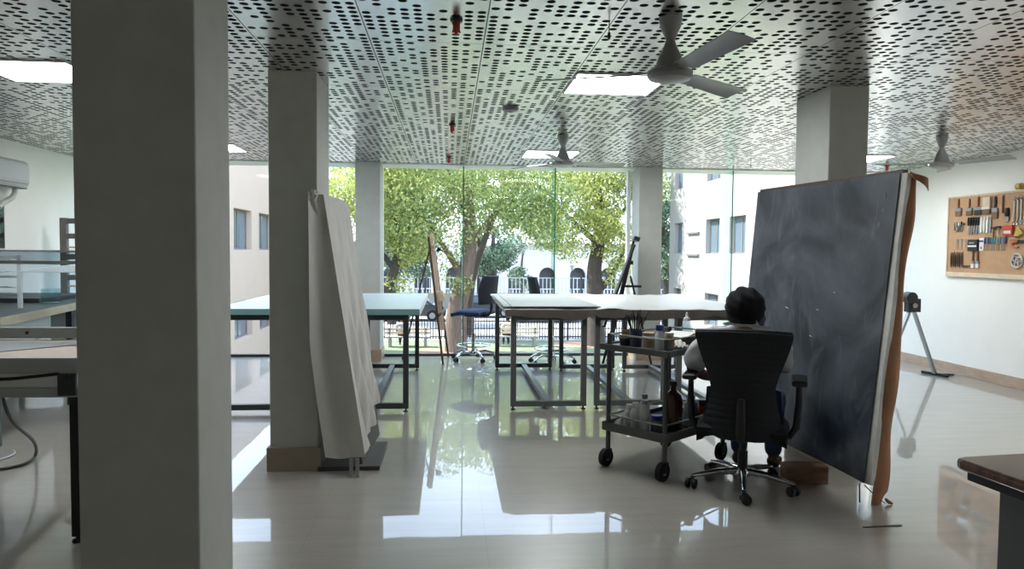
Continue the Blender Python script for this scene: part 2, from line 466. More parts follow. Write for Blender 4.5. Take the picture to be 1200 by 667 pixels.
# ------------------------------------------------------------------ camera
EZ = 1.45
YAW, PITCH, ROLL = 8.653e-2, -4.495e-2, 8.47e-3
fw = Vector((math.sin(YAW) * math.cos(PITCH), math.cos(YAW) * math.cos(PITCH), math.sin(PITCH)))
r0 = Vector((math.cos(YAW), -math.sin(YAW), 0)); u0 = r0.cross(fw)
rr = r0 * math.cos(ROLL) + u0 * math.sin(ROLL)
uu = -r0 * math.sin(ROLL) + u0 * math.cos(ROLL)
cam = bpy.data.cameras.new('camera'); cam_o = bpy.data.objects.new('camera', cam); COL.objects.link(cam_o)
cam.sensor_width = 36; cam.sensor_fit = 'HORIZONTAL'; cam.lens = 36 * 850 / 1200
cam.clip_start = 0.05; cam.clip_end = 400
Mx = Matrix(((rr.x, uu.x, -fw.x, 0), (rr.y, uu.y, -fw.y, 0), (rr.z, uu.z, -fw.z, EZ), (0, 0, 0, 1)))
cam_o.matrix_world = Mx
S.camera = cam_o
SKY, SUN, EXPO = 2.0, 5.2, 1.32
# ------------------------------------------------------------------ the room shell
H = 2.60
XL, XR, YG, YR = -4.70, 6.20, 10.05, -1.7
def wallbox(name, b, m, bevel=0):
    return struct(MB().box(*b).build(name, m, bevel=bevel))
wallbox('floor', (XL - .3, XR + .3, YR - .2, YG + .12, -0.35, 0), MT['floor'])
wallbox('ceiling', (XL, XR, YR, 9.67, H, H + .04), MT['ceiling'])
wallbox('ceiling_slab', (XL - .3, XR + .3, YR - .2, YG + .15, H + .05, H + .9), MT['concrete'])
wallbox('wall_left', (XL - .25, XL, YR, YG + .1, 0, H + .05), MT['wall'])
wallbox('wall_right', (XR, XR + .25, YR, YG + .1, 0, H + .05), MT['wall'])
wallbox('wall_rear', (XL - .25, XR + .25, YR - .2, YR, 0, H + .05), MT['wall'])
wallbox('trim_1', (XL, XR, 9.67, YG + .1, H - .012, H + .03), MT['alu'])
wallbox('trim_2', (XL, XR, YG - .03, YG + .05, 0, 0.035), MT['alu_d'])
wallbox('baseboard_right', (XR - .016, XR, YR, YG - .05, 0, .125), MT['skirt'], .003)
wallbox('baseboard_left', (XL, XL + .016, YR, YG - .05, 0, .125), MT['skirt'], .003)
# window bays between the glass fins
fx = [.185 + 1.235 * k for k in range(-4, 5)]
edges = [XL] + [x for x in fx if XL + .3 < x < XR - .3] + [XR]
for i in range(len(edges) - 1):
    p = MB().box(edges[i] + .005, edges[i + 1] - .005, YG - .006, YG + .006, .035, H - .012).build('window_%d' % (i + 1), MT['glass'])
    struct(p)
for i, x in enumerate(edges[1:-1]):
    f = MB().box(x - .007, x + .007, YG - .30, YG - .008, .036, H - .012).build('trim_%d' % (10 + i), MT['fin'])
    struct(f)
    e = MB().box(x - .0075, x + .0075, YG - .306, YG - .3, .036, H - .012).build('fin_edge', MT['fin_edge'], f)
    e.location = (-f.location.x, -f.location.y, -f.location.z)
wallbox('trim_3', (-.965, -.895, YG - .06, YG + .02, .036, H - .012), MT['alu'])
wallbox('trim_4', (2.475, 2.525, YG - .06, YG + .02, .036, H - .012), MT['alu'])
# columns
def column(i, x0, x1, y0, y1, sk='skirt_d'):
    c = MB().box(x0, x1, y0, y1, 0, H).build('column_%d' % i, MT['column'], bevel=.006)
    struct(c)
    s = MB()
    t = .018
    for b in ((x0 - t, x1 + t, y0 - t, y0 - .001), (x0 - t, x1 + t, y1 + .001, y1 + t), (x0 - t, x0 - .001, y0, y1), (x1 + .001, x1 + t, y0, y1)):
        s.box(*b, 0, .155)
    k = s.build('skirting', MT[sk], c)
    k.location = (-c.location.x, -c.location.y, -c.location.z)
    return c
column(1, -1.262, -.862, 2.57, 2.955)
column(2, -1.165, -.855, 4.82, 5.29)
column(3, -1.215, -.895, 9.55, 9.98, 'skirt')
column(4, 2.575, 2.855, 4.78, 5.26)
column(5, 2.535, 2.85, 9.58, 9.98, 'skirt')

# ------------------------------------------------------------------ ceiling fittings
def ceiling_light(x, y, label):
    t = thing('ceiling_light', label, 'light', (x, y, H), 0, 'recessed ceiling light panels')
    w, d = .31, .29
    f = MB()
    for b in ((-w, w, -d, -d + .014), (-w, w, d - .014, d), (-w, -w + .014, -d + .014, d - .014), (w - .014, w, -d + .014, d - .014)):
        f.box(*b, -.012, .0)
    f.build('frame', MT['alu'], t)
    MB().box(-w + .013, w - .013, -d + .013, d - .013, -.008, -.001).build('diffuser', MT['lamp'], t)
    return t
ceiling_light(1.114, 4.92, 'square white light panel beside the nearest ceiling fan')
ceiling_light(1.17, 8.48, 'small distant light panel above the middle of the window wall, behind a fan')
ceiling_light(-2.66, 5.02, 'bright light panel at the left, partly hidden by the nearest column')
ceiling_light(-2.66, 8.48, 'sliver of light panel between the two left columns')
ceiling_light(4.83, 1.38, 'light panel near the right wall, level with the brown desk')
ceiling_light(4.83, 4.92, 'light panel near the right wall, level with the second column')
ceiling_light(4.83, 8.30, 'light panel right of the right column, above the dark canvas')

def fan(x, y, a0, label):
    t = thing('ceiling_fan', label, 'fan', (x, y, H), 0, 'grey ceiling fans')
    MB().lathe([(.012, 0), (.055, 0), (.057, -.01), (.05, -.045), (.03, -.09), (.022, -.11), (.0, -.112)][::-1], n=24).build('canopy', MT['fan'], t, True)
    MB().cyl((0, 0, -.10), (0, 0, -.15), .014, n=12).build('rod', MT['fan'], t, True)
    MB().lathe([(.0, -.245), (.072, -.244), (.068, -.225), (.055, -.185), (.032, -.14), (.022, -.11), (.0, -.108)], n=24).build('lower_cup', MT['fan'], t, True)
    MB().lathe([(.0, -.312), (.06, -.31), (.10, -.298), (.112, -.28), (.11, -.262), (.09, -.248), (.0, -.244)], n=32).build('motor_housing', MT['fan'], t, True)
    for k in range(3):
        b = MB()
        M = RZ(rad(a0 + 120 * k)) @ T(0, 0, -.262)
        q = []
        def P(u, v):
            xx = .15 + .50 * u; w = .050 + .014 * u; yv = (v - .5) * 2 * w
            return M @ Vector((xx, yv, -.004 * (abs(v - .5) * 2) ** 2 - yv * .21))
        b.sheet(P, 14, 6, .004)
        bl = b.build('blade', MT['fan_d'], t, True)
        c = MB().box(.085, .19, -.022, .022, -.004, .004, M=M @ RX(-.21)).build('blade_bracket', MT['fan'], bl)
    return t
fan(1.074, 3.523, -81, 'nearest ceiling fan, hanging at the top beside a square light panel')
fan(1.114, 7.144, 10, 'small ceiling fan in the middle distance in front of a far light panel')
fan(4.742, 6.687, 172, 'ceiling fan near the right wall, above the dark canvas corner')

def sprinkler(x, y, label):
    t = thing('ceiling_sprinkler', label, 'sprinkler', (x, y, H), 0, 'red ceiling sprinklers')
    MB().lathe([(.0, -.012), (.03, -.012), (.032, -.004), (.03, 0), (0, 0)], n=20).build('plate', MT['frame_d'], t, True)
    b = MB().lathe([(.0, -.075), (.008, -.074), (.012, -.06), (.014, -.035), (.011, -.012), (0, -.012)], n=14)
    b.box(-.018, -.012, -.004, .004, -.06, -.012); b.box(.012, .018, -.004, .004, -.06, -.012); b.box(-.022, .022, -.006, .006, -.066, -.06)
    b.build('head', MT['sprink'], t, True)
sprinkler(.03, 3.66, 'red sprinkler on the ceiling nearest the viewer')
sprinkler(.021, 6.65, 'red sprinkler on the ceiling in the middle of the row')
sprinkler(-.011, 8.95, 'red sprinkler on the ceiling closest to the window wall')
sprinkler(5.58, 8.90, 'red sprinkler on the ceiling beside the right fan blade')
t = thing('smoke_detector', 'round grey disc detector on the perforated ceiling', 'detector', (.479, 5.82, H))
MB().lathe([(0, -.035), (.035, -.034), (.06, -.026), (.066, -.012), (.066, 0), (0, 0)], n=24).build('body', MT['grey'], t, True)
MB().lathe([(0, -.042), (.02, -.041), (.024, -.034), (0, -.034)], n=16).build('sensor_cap', MT['fan_d'], t, True)
def dropper(x, y, l, label):
    t = thing('ceiling_sensor', label, 'sensor', (x, y, H), 0)
    MB().cyl((0, 0, 0), (0, 0, -l * .6), .0025, n=8).build('wire', MT['black'], t)
    MB().lathe([(0, -l), (.007, -l), (.008, -l * .62), (.004, -l * .58), (0, -l * .58)], n=10).build('probe', MT['black'], t, True)
dropper(.79, 3.62, .085, 'thin black probe hanging from the ceiling by the near fan')
dropper(3.727, 8.779, .07, 'short black probe hanging from the ceiling near the windows at right')

# ------------------------------------------------------------------ left wall fittings
t = thing('air_conditioner', 'white split air conditioner high on the left wall', 'air conditioner', (XL + .002, 7.78, 2.08))
prof = [(0, 0), (.17, 0), (.2, .06), (.205, .2), (.19, .275), (.15, .295), (0, .295)]
M = Matrix(((1, 0, 0, 0), (0, 0, 1, 0), (0, 1, 0, 0), (0, 0, 0, 1)))
MB().prism(prof, -.48, .48, M=M).build('body', MT['ac'], t, bevel=.012)
f = MB().box(.196, .2085, -.45, .45, .075, .26).build('front_panel', MT['ac'], t, bevel=.004)
MB().box(.12, .196, -.44, .44, -.004, .004).build('air_outlet', MT['alu_d'], t)
MB().box(.19, .206, -.44, .44, .045, .058).build('louvre', MT['grey'], t)
pp = MB(); pts = [(.09, .40, 0), (.09, .40, -.05), (.085, .36, -.1), (.075, .30, -.13), (.06, .22, -.17), (.05, .18, -.21)]
pp.tube(pts, .028, 10).build('insulated_pipe', MT['liner'], t, True)
t = thing('wall_screen', 'black flat screen on the left wall below the air conditioner', 'screen', (XL + .002, 7.55, 1.44))
MB().box(0, .045, -.52, .52, 0, .46).build('housing', MT['black'], t, bevel=.006)
MB().box(.045, .048, -.50, .50, .02, .44).build('display', mat('dark_display', (14, 15, 18), .12), t)

# ------------------------------------------------------------------ work tables
def table(name, x0, x1, y0, y1, z, label, group, top_mat, edge_mat, fm, th=.05, lx0=None, lx1=None):
    """steel-framed drafting table: two rectangular end frames joined by a floor stretcher"""
    t = thing(name, label, 'table', ((x0 + x1) / 2, (y0 + y1) / 2, 0), 0, group)
    cx, cy = (x0 + x1) / 2, (y0 + y1) / 2
    o = MB().box(x0 - cx, x1 - cx, y0 - cy, y1 - cy, z - th, z).build('tabletop', MT[top_mat], t, bevel=.003)
    if edge_mat:
        MB().box(x0 - cx, x1 - cx, y0 - cy - .003, y0 - cy + .0, z - th, z - .004).build('front_edge', MT[edge_mat], o)
        MB().box(x1 - cx, x1 - cx + .004, y0 - cy, y1 - cy, z - th - .01, z - .004).build('side_edge', MT['alu'], o)
    a, b = (lx0 if lx0 is not None else x0 + .035) - cx, (lx1 if lx1 is not None else x1 - .035) - cx
    w = .05
    for yy in (y0 - cy + .03, y1 - cy - .03 - w):
        f = MB()
        f.box(a, a + w, yy, yy + w, .03, z - th)
        f.box(b - w, b, yy, yy + w, .03, z - th)
        f.box(a + w, b - w, yy, yy + w, .03, .03 + w)
        f.box(a + w, b - w, yy, yy + w, z - th - w, z - th)
        fr = f.build('end_frame', MT[fm], t, bevel=.004)
        for xx in (a + w / 2, b - w / 2):
            MB().lathe([(0, 0), (.022, 0), (.022, .008), (.008, .012), (.008, .031), (0, .031)], (xx, yy + w / 2, 0), 12).build('levelling_foot', MT['black'], fr, True)
    MB().box((a + b) / 2 - .03, (a + b) / 2 + .03, y0 - cy + .03 + w, y1 - cy - .03 - w, .034, .075).build('stretcher', MT[fm], t, bevel=.003)
    for xx in (a, b - w):
        MB().box(xx, xx + w, y0 - cy + .03 + w, y1 - cy - .03 - w, z - th - w, z - th).build('side_rail', MT[fm], t)
    return t
table('work_table', -1.035, -.262, 6.50, 8.90, .935, 'pale blue topped steel work table right of the draped panel', 'pale blue work tables', 'teal', 'teal_e', 'frame_d', .055, -1.0, -.36)
table('work_table', -2.07, -1.04, 6.50, 8.90, .935, 'pale blue topped steel work table seen between the two left columns', 'pale blue work tables', 'teal', 'teal_e', 'frame_d', .055, -2.02, -1.10)
RT = 'steel work tables under the white dust sheet'
table('work_table', .53, 1.305, 6.54, 8.90, .915, 'sheet-covered steel work table carrying the grey boards, nearest the blue drafting chair', RT, 'board', None, 'steel_d', .04, .566, 1.27)
table('work_table', 1.31, 2.075, 6.54, 8.80, .915, 'sheet-covered steel work table in the middle, behind the trolley', RT, 'board', None, 'steel_d', .04, 1.345, 2.03)
table('work_table', 2.08, 2.86, 6.54, 8.75, .915, 'sheet-covered steel work table at the right, behind the seated person', RT, 'board', None, 'steel_d', .04, 2.12, 2.82)
# dust sheet: a top and an uneven hanging front edge
def sheet_top():
    b = MB()
    def wav(x, y): return .004 * math.sin(9 * x + 3 * y) + .004 * math.sin(23 * x - 7 * y) * (1 if x > 1.3 else .2) + (.010 * max(0, math.sin(4.1 * x + 2.3 * y)) if x > 1.35 else 0)
    def P(u, v):
        x = .50 + 2.40 * u; y = 6.50 + 2.36 * v
        return (x, y, .926 + wav(x, y))
    b.sheet(P, 60, 40, -.006)
    return b
c = sheet_top().build('dust_sheet', MT['cloth'], None, True)
tag(c, 'wide white plastic dust sheet lying over the joined work tables', 'dust sheet')
def skirt_front():
    b = MB()
    def P(u, v):
        x = .505 + 2.39 * u
        drop = .075 + .012 * math.sin(7 * x) + .01 * math.sin(17 * x + 1) - .02 * (1 if .0 < x - 1.27 < .07 else 0)
        return (x, 6.497 - .010 * v * (1 + math.sin(25 * x)) , .928 - drop * v)
    b.sheet(P, 90, 4, .004)
    return b
s = skirt_front().build('hanging_edge', MT['skirtcloth'], c, True)
s.location = (-c.location.x, -c.location.y, -c.location.z)
s['label'] = 'grey brown hanging front edge, coloured darker as backlit'
def loose(name, m, b, label, cat, group=None, bevel=.002):
    return tag(MB().box(*b).build(name, m, bevel=bevel), label, cat, group)
loose('mount_board', MT['board'], (.50, 1.40, 6.60, 8.55, .945, .953), 'large grey board lying on the dust sheet, lower of two', 'board', 'grey boards on the left table')
loose('mount_board', MT['board'], (.565, 1.36, 6.52, 8.38, .9532, .961), 'large grey board lying on the dust sheet, upper of two with dark front edge', 'board', 'grey boards on the left table')

# ------------------------------------------------------------------ draped panel leaning on the column
t = thing('draped_panel', 'tall panel under an off-white drape leaning against the second column', 'panel', (-.66, 5.05, 0))
wl = Matrix.Translation((.66, -5.05, 0))
A0, A1 = Vector((-.555, 4.67, .07)), Vector((-.515, 5.46, .07))       # foot, near and far
B0, B1 = Vector((-.822, 4.67, 1.80)), Vector((-.778, 5.53, 1.82))
p = MB()
def PP(u, v):
    u = .05 + .95 * u
    return wl @ (A0.lerp(A1, u).lerp(B0.lerp(B1, u), v))
p.sheet(PP, 1, 1, .018)
p.build('panel', MT['plank'], t)
d = MB()
def PD(u, v):
    lo = A0.lerp(A1, u); hi = B0.lerp(B1, u)
    s = 1 - v
    hem = .04 + .125 * u
    q = hi.lerp(lo, s * (1 - hem))
    fold = 1.5 * (.016 * math.sin(u * 15 - 6 * s + 2 * math.sin(3 * s)) + .011 * math.sin(u * 33 - 9 * s) + .006 * math.sin(u * 61 + 4 * s)) * min(1, .15 + s) * min(1, .2 + 4 * u)
    top = -.06 * max(0, u - .45) ** 1.6 * (v > .9) * (v - .9) * 10
    return wl @ (q + Vector((.034 - .012 * u + fold * (1 - .3 * u), -.016 * max(0, 1 - 8 * u), top)))
d.sheet(PD, 80, 48, .004)
# near side: hangs from the near edge back to the column
def PS(u, v):
    s = 1 - v
    a = B0.lerp(A0, s * .965)
    bx = -.905 + .02 * s + .24 * max(0, s - .55) ** 1.2
    b = Vector((bx, 4.74 + .05 * (1 - s), a.z - .02 * s + .05 * u * s * 0))
    q = a.lerp(b, u); q.y = a.y + (b.y - a.y) * u ** 3
    f = .010 * math.sin(9 * u + 2 * s) * s * math.sin(PI * u)
    return wl @ (q + Vector((.034 * (1 - u), -.016 - f, .0)))
d.sheet(PS, 16, 40, -.004)
# bunched knot at the top
for k in range(5):
    a = k * 1.3
    d.tube([wl @ (B0 + Vector((-.01, .01, .01))), wl @ (B0 + Vector((.02 * math.cos(a) - .03, -.03, .035 * math.sin(a) - .01))), wl @ (B0 + Vector((-.04 + .01 * k, -.04, -.07 - .015 * k)))], [.016, .014, .005], 8)
d.build('drape', MT['cloth_g'], t, True)
for dx in (-.03, .01):
    MB().box(.06 + dx, .082 + dx, -.41, -.39, .0, .12).build('foot_bracket', MT['steel'], t, bevel=.002)
tag(MB().box(-.855, -.452, 4.79, 5.42, 0, .028).build('plank', MT['plank'], bevel=.003), 'dark flat plank on the floor under the draped panel', 'plank')

# ------------------------------------------------------------------ brown table, bottom right
t = thing('desk', 'polished brown wooden desk corner at the lower right', 'desk', (1.745, 2.36, 0), rad(6.5))
b = MB(); n = 8; R = .05
poly = []
for cx, cy, a in ((R, -R, 90), (R, -1.5 + R, 180), (1.4 - R, -1.5 + R, 270), (1.4 - R, -R, 0)):
    for k in range(n + 1):
        q = rad(a + (90 * k / n if a != 90 else 90 * k / n))
        poly.append((cx + R * math.cos(q), cy + R * math.sin(q)))
b.prism(poly, .712, .75)
b.build('desktop', MT['desk'], t, bevel=.014, seg=4)
MB().box(.035, 1.37, -1.46, -.035, .675, .711).build('under_frame', MT['black'], t, bevel=.006)
def side(x):
    o = MB().box(x, x + .05, -1.40, -.12, 0.0, .675).build('side_panel', MT['frame'], t, bevel=.004)
    MB().box(x - .004, x - .0005, -1.30, -.24, .06, .60).build('inset_panel', MT['frame_d'], o)
side(.085); side(1.27)
MB().box(.135, 1.27, -1.0, -.98, .25, .66).build('modesty_panel', MT['frame'], t)
# ------------------------------------------------------------------ skin bodies
def skin_mesh(verts, edges, radii, root=0, sub=2):
    """verts joined by edges, a radius (x,y) per vertex, grown into one surface; returns a mesh"""
    me = bpy.data.meshes.new('tmp'); me.from_pydata(verts, edges, [])
    o = bpy.data.objects.new('tmp', me); COL.objects.link(o)
    o.modifiers.new('skin', 'SKIN'); s = o.modifiers.new('sub', 'SUBSURF'); s.levels = s.render_levels = sub
    for i, r in enumerate(radii):
        sv = me.skin_vertices[0].data[i]
        sv.radius = r if isinstance(r, tuple) else (r, r)
        sv.use_root = (i == root)
    dg = bpy.context.evaluated_depsgraph_get(); dg.update()
    out = bpy.data.meshes.new_from_object(o.evaluated_get(dg))
    bpy.data.objects.remove(o)
    return out
def remesh(meshes, voxel):
    bm = bmesh.new()
    for m in meshes:
        bm.from_mesh(m)
    me = bpy.data.meshes.new('tmp'); bm.to_mesh(me); bm.free()
    o = bpy.data.objects.new('tmp', me); COL.objects.link(o)
    r = o.modifiers.new('rm', 'REMESH'); r.mode = 'VOXEL'; r.voxel_size = voxel
    sm = o.modifiers.new('sm', 'SMOOTH'); sm.iterations = 3; sm.factor = .5
    dg = bpy.context.evaluated_depsgraph_get(); dg.update()
    out = bpy.data.meshes.new_from_object(o.evaluated_get(dg))
    bpy.data.objects.remove(o)
    return out
def link_mesh(name, me, m, parent):
    me.materials.clear(); me.materials.append(m); me.shade_smooth()
    o = bpy.data.objects.new(name, me); COL.objects.link(o); o.parent = parent
    return o
class SK:
    def __init__(s): s.v = []; s.e = []; s.r = []
    def chain(s, pts, rs, start=None):
        prev = start
        for p, r in zip(pts, rs):
            s.v.append(tuple(p)); s.r.append(r); i = len(s.v) - 1
            if prev is not None:
                s.e.append((prev, i))
            prev = i
        return prev
    def mesh(s, sub=2): return skin_mesh(s.v, s.e, s.r, 0, sub)
def hand_meshes(w, d, up, curl=.5, size=1.0, thumb=1):
    """palm + five fingers from wrist w along d; up is the back of the hand"""
    w = Vector(w); d = Vector(d).normalized(); up = Vector(up); up = (up - d * up.dot(d)).normalized(); side = d.cross(up) * thumb
    out = []
    p = MB(); c = w + d * .05 * size
    M = Matrix((( *side, 0), (*d, 0), (*up, 0), (0, 0, 0, 1))).transposed(); M.translation = c
    p.ell((0, 0, 0), (.042 * size, .055 * size, .016 * size), 14, 8, M=M)
    me = bpy.data.meshes.new('tmp'); me.from_pydata(p.v, [], p.f); out.append(me)
    for off, l in ((.030, .070), (.011, .080), (-.009, .075), (-.028, .060)):
        base = w + d * .07 * size + side * off * size
        pts = [base]; q = base; a = 0
        for k, f in enumerate((.45, .32, .23)):
            a += curl * (.5 if k == 0 else .8)
            q = q + (d * math.cos(a) - up * math.sin(a)) * l * f * size
            pts.append(q)
        s = SK(); s.chain(pts, [.0095 * size, .009 * size, .008 * size, .0065 * size]); out.append(s.mesh(1))
    s = SK(); b0 = w + d * .025 * size + side * .028 * size
    b1 = b0 + (side * .7 + d * .6 - up * .3).normalized() * .04 * size
    b2 = b1 + (d * .9 + side * .1 - up * .4).normalized() * .032 * size
    b3 = b2 + (d * .9 - side * .15 - up * .4).normalized() * .024 * size
    s.chain([b0, b1, b2, b3], [.013 * size, .011 * size, .0095 * size, .007 * size]); out.append(s.mesh(1))
    return out
def head_mesh(c, fwd, s=1.0):
    """head with brow, nose, chin and ears, looking along fwd"""
    p = MB(); nu, nv = 28, 20
    p.ell((0, 0, 0), (.076 * s, .097 * s, .118 * s), nu, nv)
    vs = []
    for x, y, z in p.v:
        zz = z / (.118 * s)
        if zz < 0:                      # narrower jaw
            k = 1 - .28 * (-zz) ** 1.5
            x *= k; y = y * (1 - .12 * (-zz)) + (.012 * s * -zz if y > 0 else .02 * s * -zz)
        if y > 0.05 * s:
            y -= .012 * s * math.exp(-((abs(x) - .03 * s) / (.018 * s)) ** 2 - ((z - .008 * s) / (.016 * s)) ** 2)   # eye sockets
            y += .026 * s * math.exp(-(x / (.013 * s)) ** 2 - ((z + .024 * s) / (.022 * s)) ** 2)                     # nose
            y += .006 * s * math.exp(-(x / (.024 * s)) ** 2 - ((z + .062 * s) / (.010 * s)) ** 2)                     # lips
            y += .008 * s * math.exp(-(x / (.022 * s)) ** 2 - ((z + .100 * s) / (.016 * s)) ** 2)                     # chin
        vs.append((x, y, z))
    p.v = vs
    for sx in (-1, 1):
        p.ell((sx * .079 * s, -.008 * s, -.008 * s), (.010 * s, .020 * s, .032 * s), 10, 8)
    f = Vector(fwd); a = math.atan2(-f.x, f.y)
    M = T(*c) @ RZ(a) @ RX(f.z)
    me = bpy.data.meshes.new('tmp'); me.from_pydata([tuple(M @ Vector(q)) for q in p.v], [], p.f)
    return me, M

# ------------------------------------------------------------------ the seated person and the office chair
CX, CY, CR = 1.82, 4.31, rad(-26)
def caster(parent, x, y, r=.03, yaw=0.0, top=.075, wm='black'):
    c = MB()
    M = T(x, y, 0) @ RZ(yaw)
    c.cyl((0, 0, r * 1.2), (0, 0, top), .008, n=8, M=M)
    c.box(-.012, .012, -.02, .012, r * 1.1, r * 2.15, M=M)
    o = c.build('caster', MT['black'], parent, bevel=.002)
    for sx in (-1, 1):
        MB().tube([M @ Vector((sx * .012, -.012, r)), M @ Vector((sx * .03, -.012, r))], r, 18).build('wheel', MT[wm], o, True)
    return o
def office_chair():
    t = thing('office_chair', 'black mesh-backed office chair on a chrome star base, occupied', 'chair', (CX, CY, 0), CR)
    base = MB()
    base.lathe([(0, .075), (.045, .075), (.05, .10), (.035, .125), (0, .125)], n=18)
    for k in range(5):
        a = rad(59 + 72 * k)
        d = Vector((math.cos(a), math.sin(a), 0))
        base.tube([d * .03 + Vector((0, 0, .105)), d * .15 + Vector((0, 0, .10)), d * .315 + Vector((0, 0, .075))], [.024, .020, .013], 10)
    bo = base.build('star_base', MT['chrome'], t, True)
    for k in range(5):
        a = rad(59 + 72 * k)
        caster(t, .315 * math.cos(a), .315 * math.sin(a), .03, a * 1.7, .075)
    MB().lathe([(0, .11), (.03, .11), (.03, .23), (.018, .232), (.018, .33), (0, .33)], n=16).build('gas_column', MT['black'], t, True)
    MB().box(-.09, .09, -.13, .11, .315, .36).build('tilt_mechanism', MT['black'], t, bevel=.01)
    s = MB()
    def PS(u, v):
        x = (u - .5) * .54 * (1 - .12 * abs(v - .4)); y = -.22 + .47 * v
        e = (1 - (2 * u - 1) ** 6) * (1 - (2 * v - 1) ** 8)
        return (x, y, .405 + .045 * e - .025 * max(0, v - .8) * 5 * (v > .8))
    s.sheet(PS, 20, 20, .085)
    s.build('seat', MT['mesh'], t, True)
    b = MB()
    def half(z):
        k = [(.36, .12), (.39, .185), (.43, .208), (.48, .206), (.52, .192), (.58, .178), (.66, .170), (.74, .190), (.82, .220), (.90, .246), (.97, .263), (1.0, .266)]
        for (z0, w0), (z1, w1) in zip(k, k[1:]):
            if z <= z1:
                return w0 + (w1 - w0) * (z - z0) / (z1 - z0)
        return k[-1][1]
    def back_y(z): return -.23 - .05 * (z - .45) + .035 * math.sin((z - .40) * PI / .6) - .03 * max(0, z - .75)
    def PB(u, v):
        z = .36 + .64 * v
        w = half(z); x = (2 * u - 1) * w
        ridge = .0016 * math.sin(z * 2 * PI / .038)
        return (x, back_y(z) + .055 * (2 * u - 1) ** 2 + ridge, z - .012 * (2 * u - 1) ** 2 * v)
    b.sheet(PB, 24, 90, -.026)
    bk = b.build('backrest', MT['mesh'], t, True)
    f = MB()
    for sx in (-1, 1):
        f.tube([(sx * half(z), back_y(z) + .05, z - .012 * (z - .4) / .6) for z in [.36 + .032 * i for i in range(21)]], .013, 8)
    f.tube([((2 * i / 16 - 1) * half(1.0), back_y(1.0) + .055 * (2 * i / 16 - 1) ** 2, 1.0 - .012 * (2 * i / 16 - 1) ** 2) for i in range(17)], .013, 8)
    f.build('back_frame', MT['black'], bk, True)
    sp = MB().tube([(0, -.12, .335), (0, -.24, .36), (0, -.275, .44), (0, -.262, .60)], [.03, .032, .03, .022], 10)
    sp.build('back_support', MT['black'], t, True)
    for sx in (-1, 1):
        a = MB()
        a.tube([(sx * .18, -.05, .37), (sx * .27, -.05, .36), (sx * .305, -.06, .42), (sx * .315, -.06, .55), (sx * .315, -.05, .68)], [.02, .022, .022, .02, .018], 8)
        ao = a.build('armrest', MT['black'], t, True)
        MB().box(sx * .315 - .045, sx * .315 + .045, -.16, .12, .675, .71).build('arm_pad', MT['black'], ao, bevel=.015, seg=3)
    return t
office_chair()

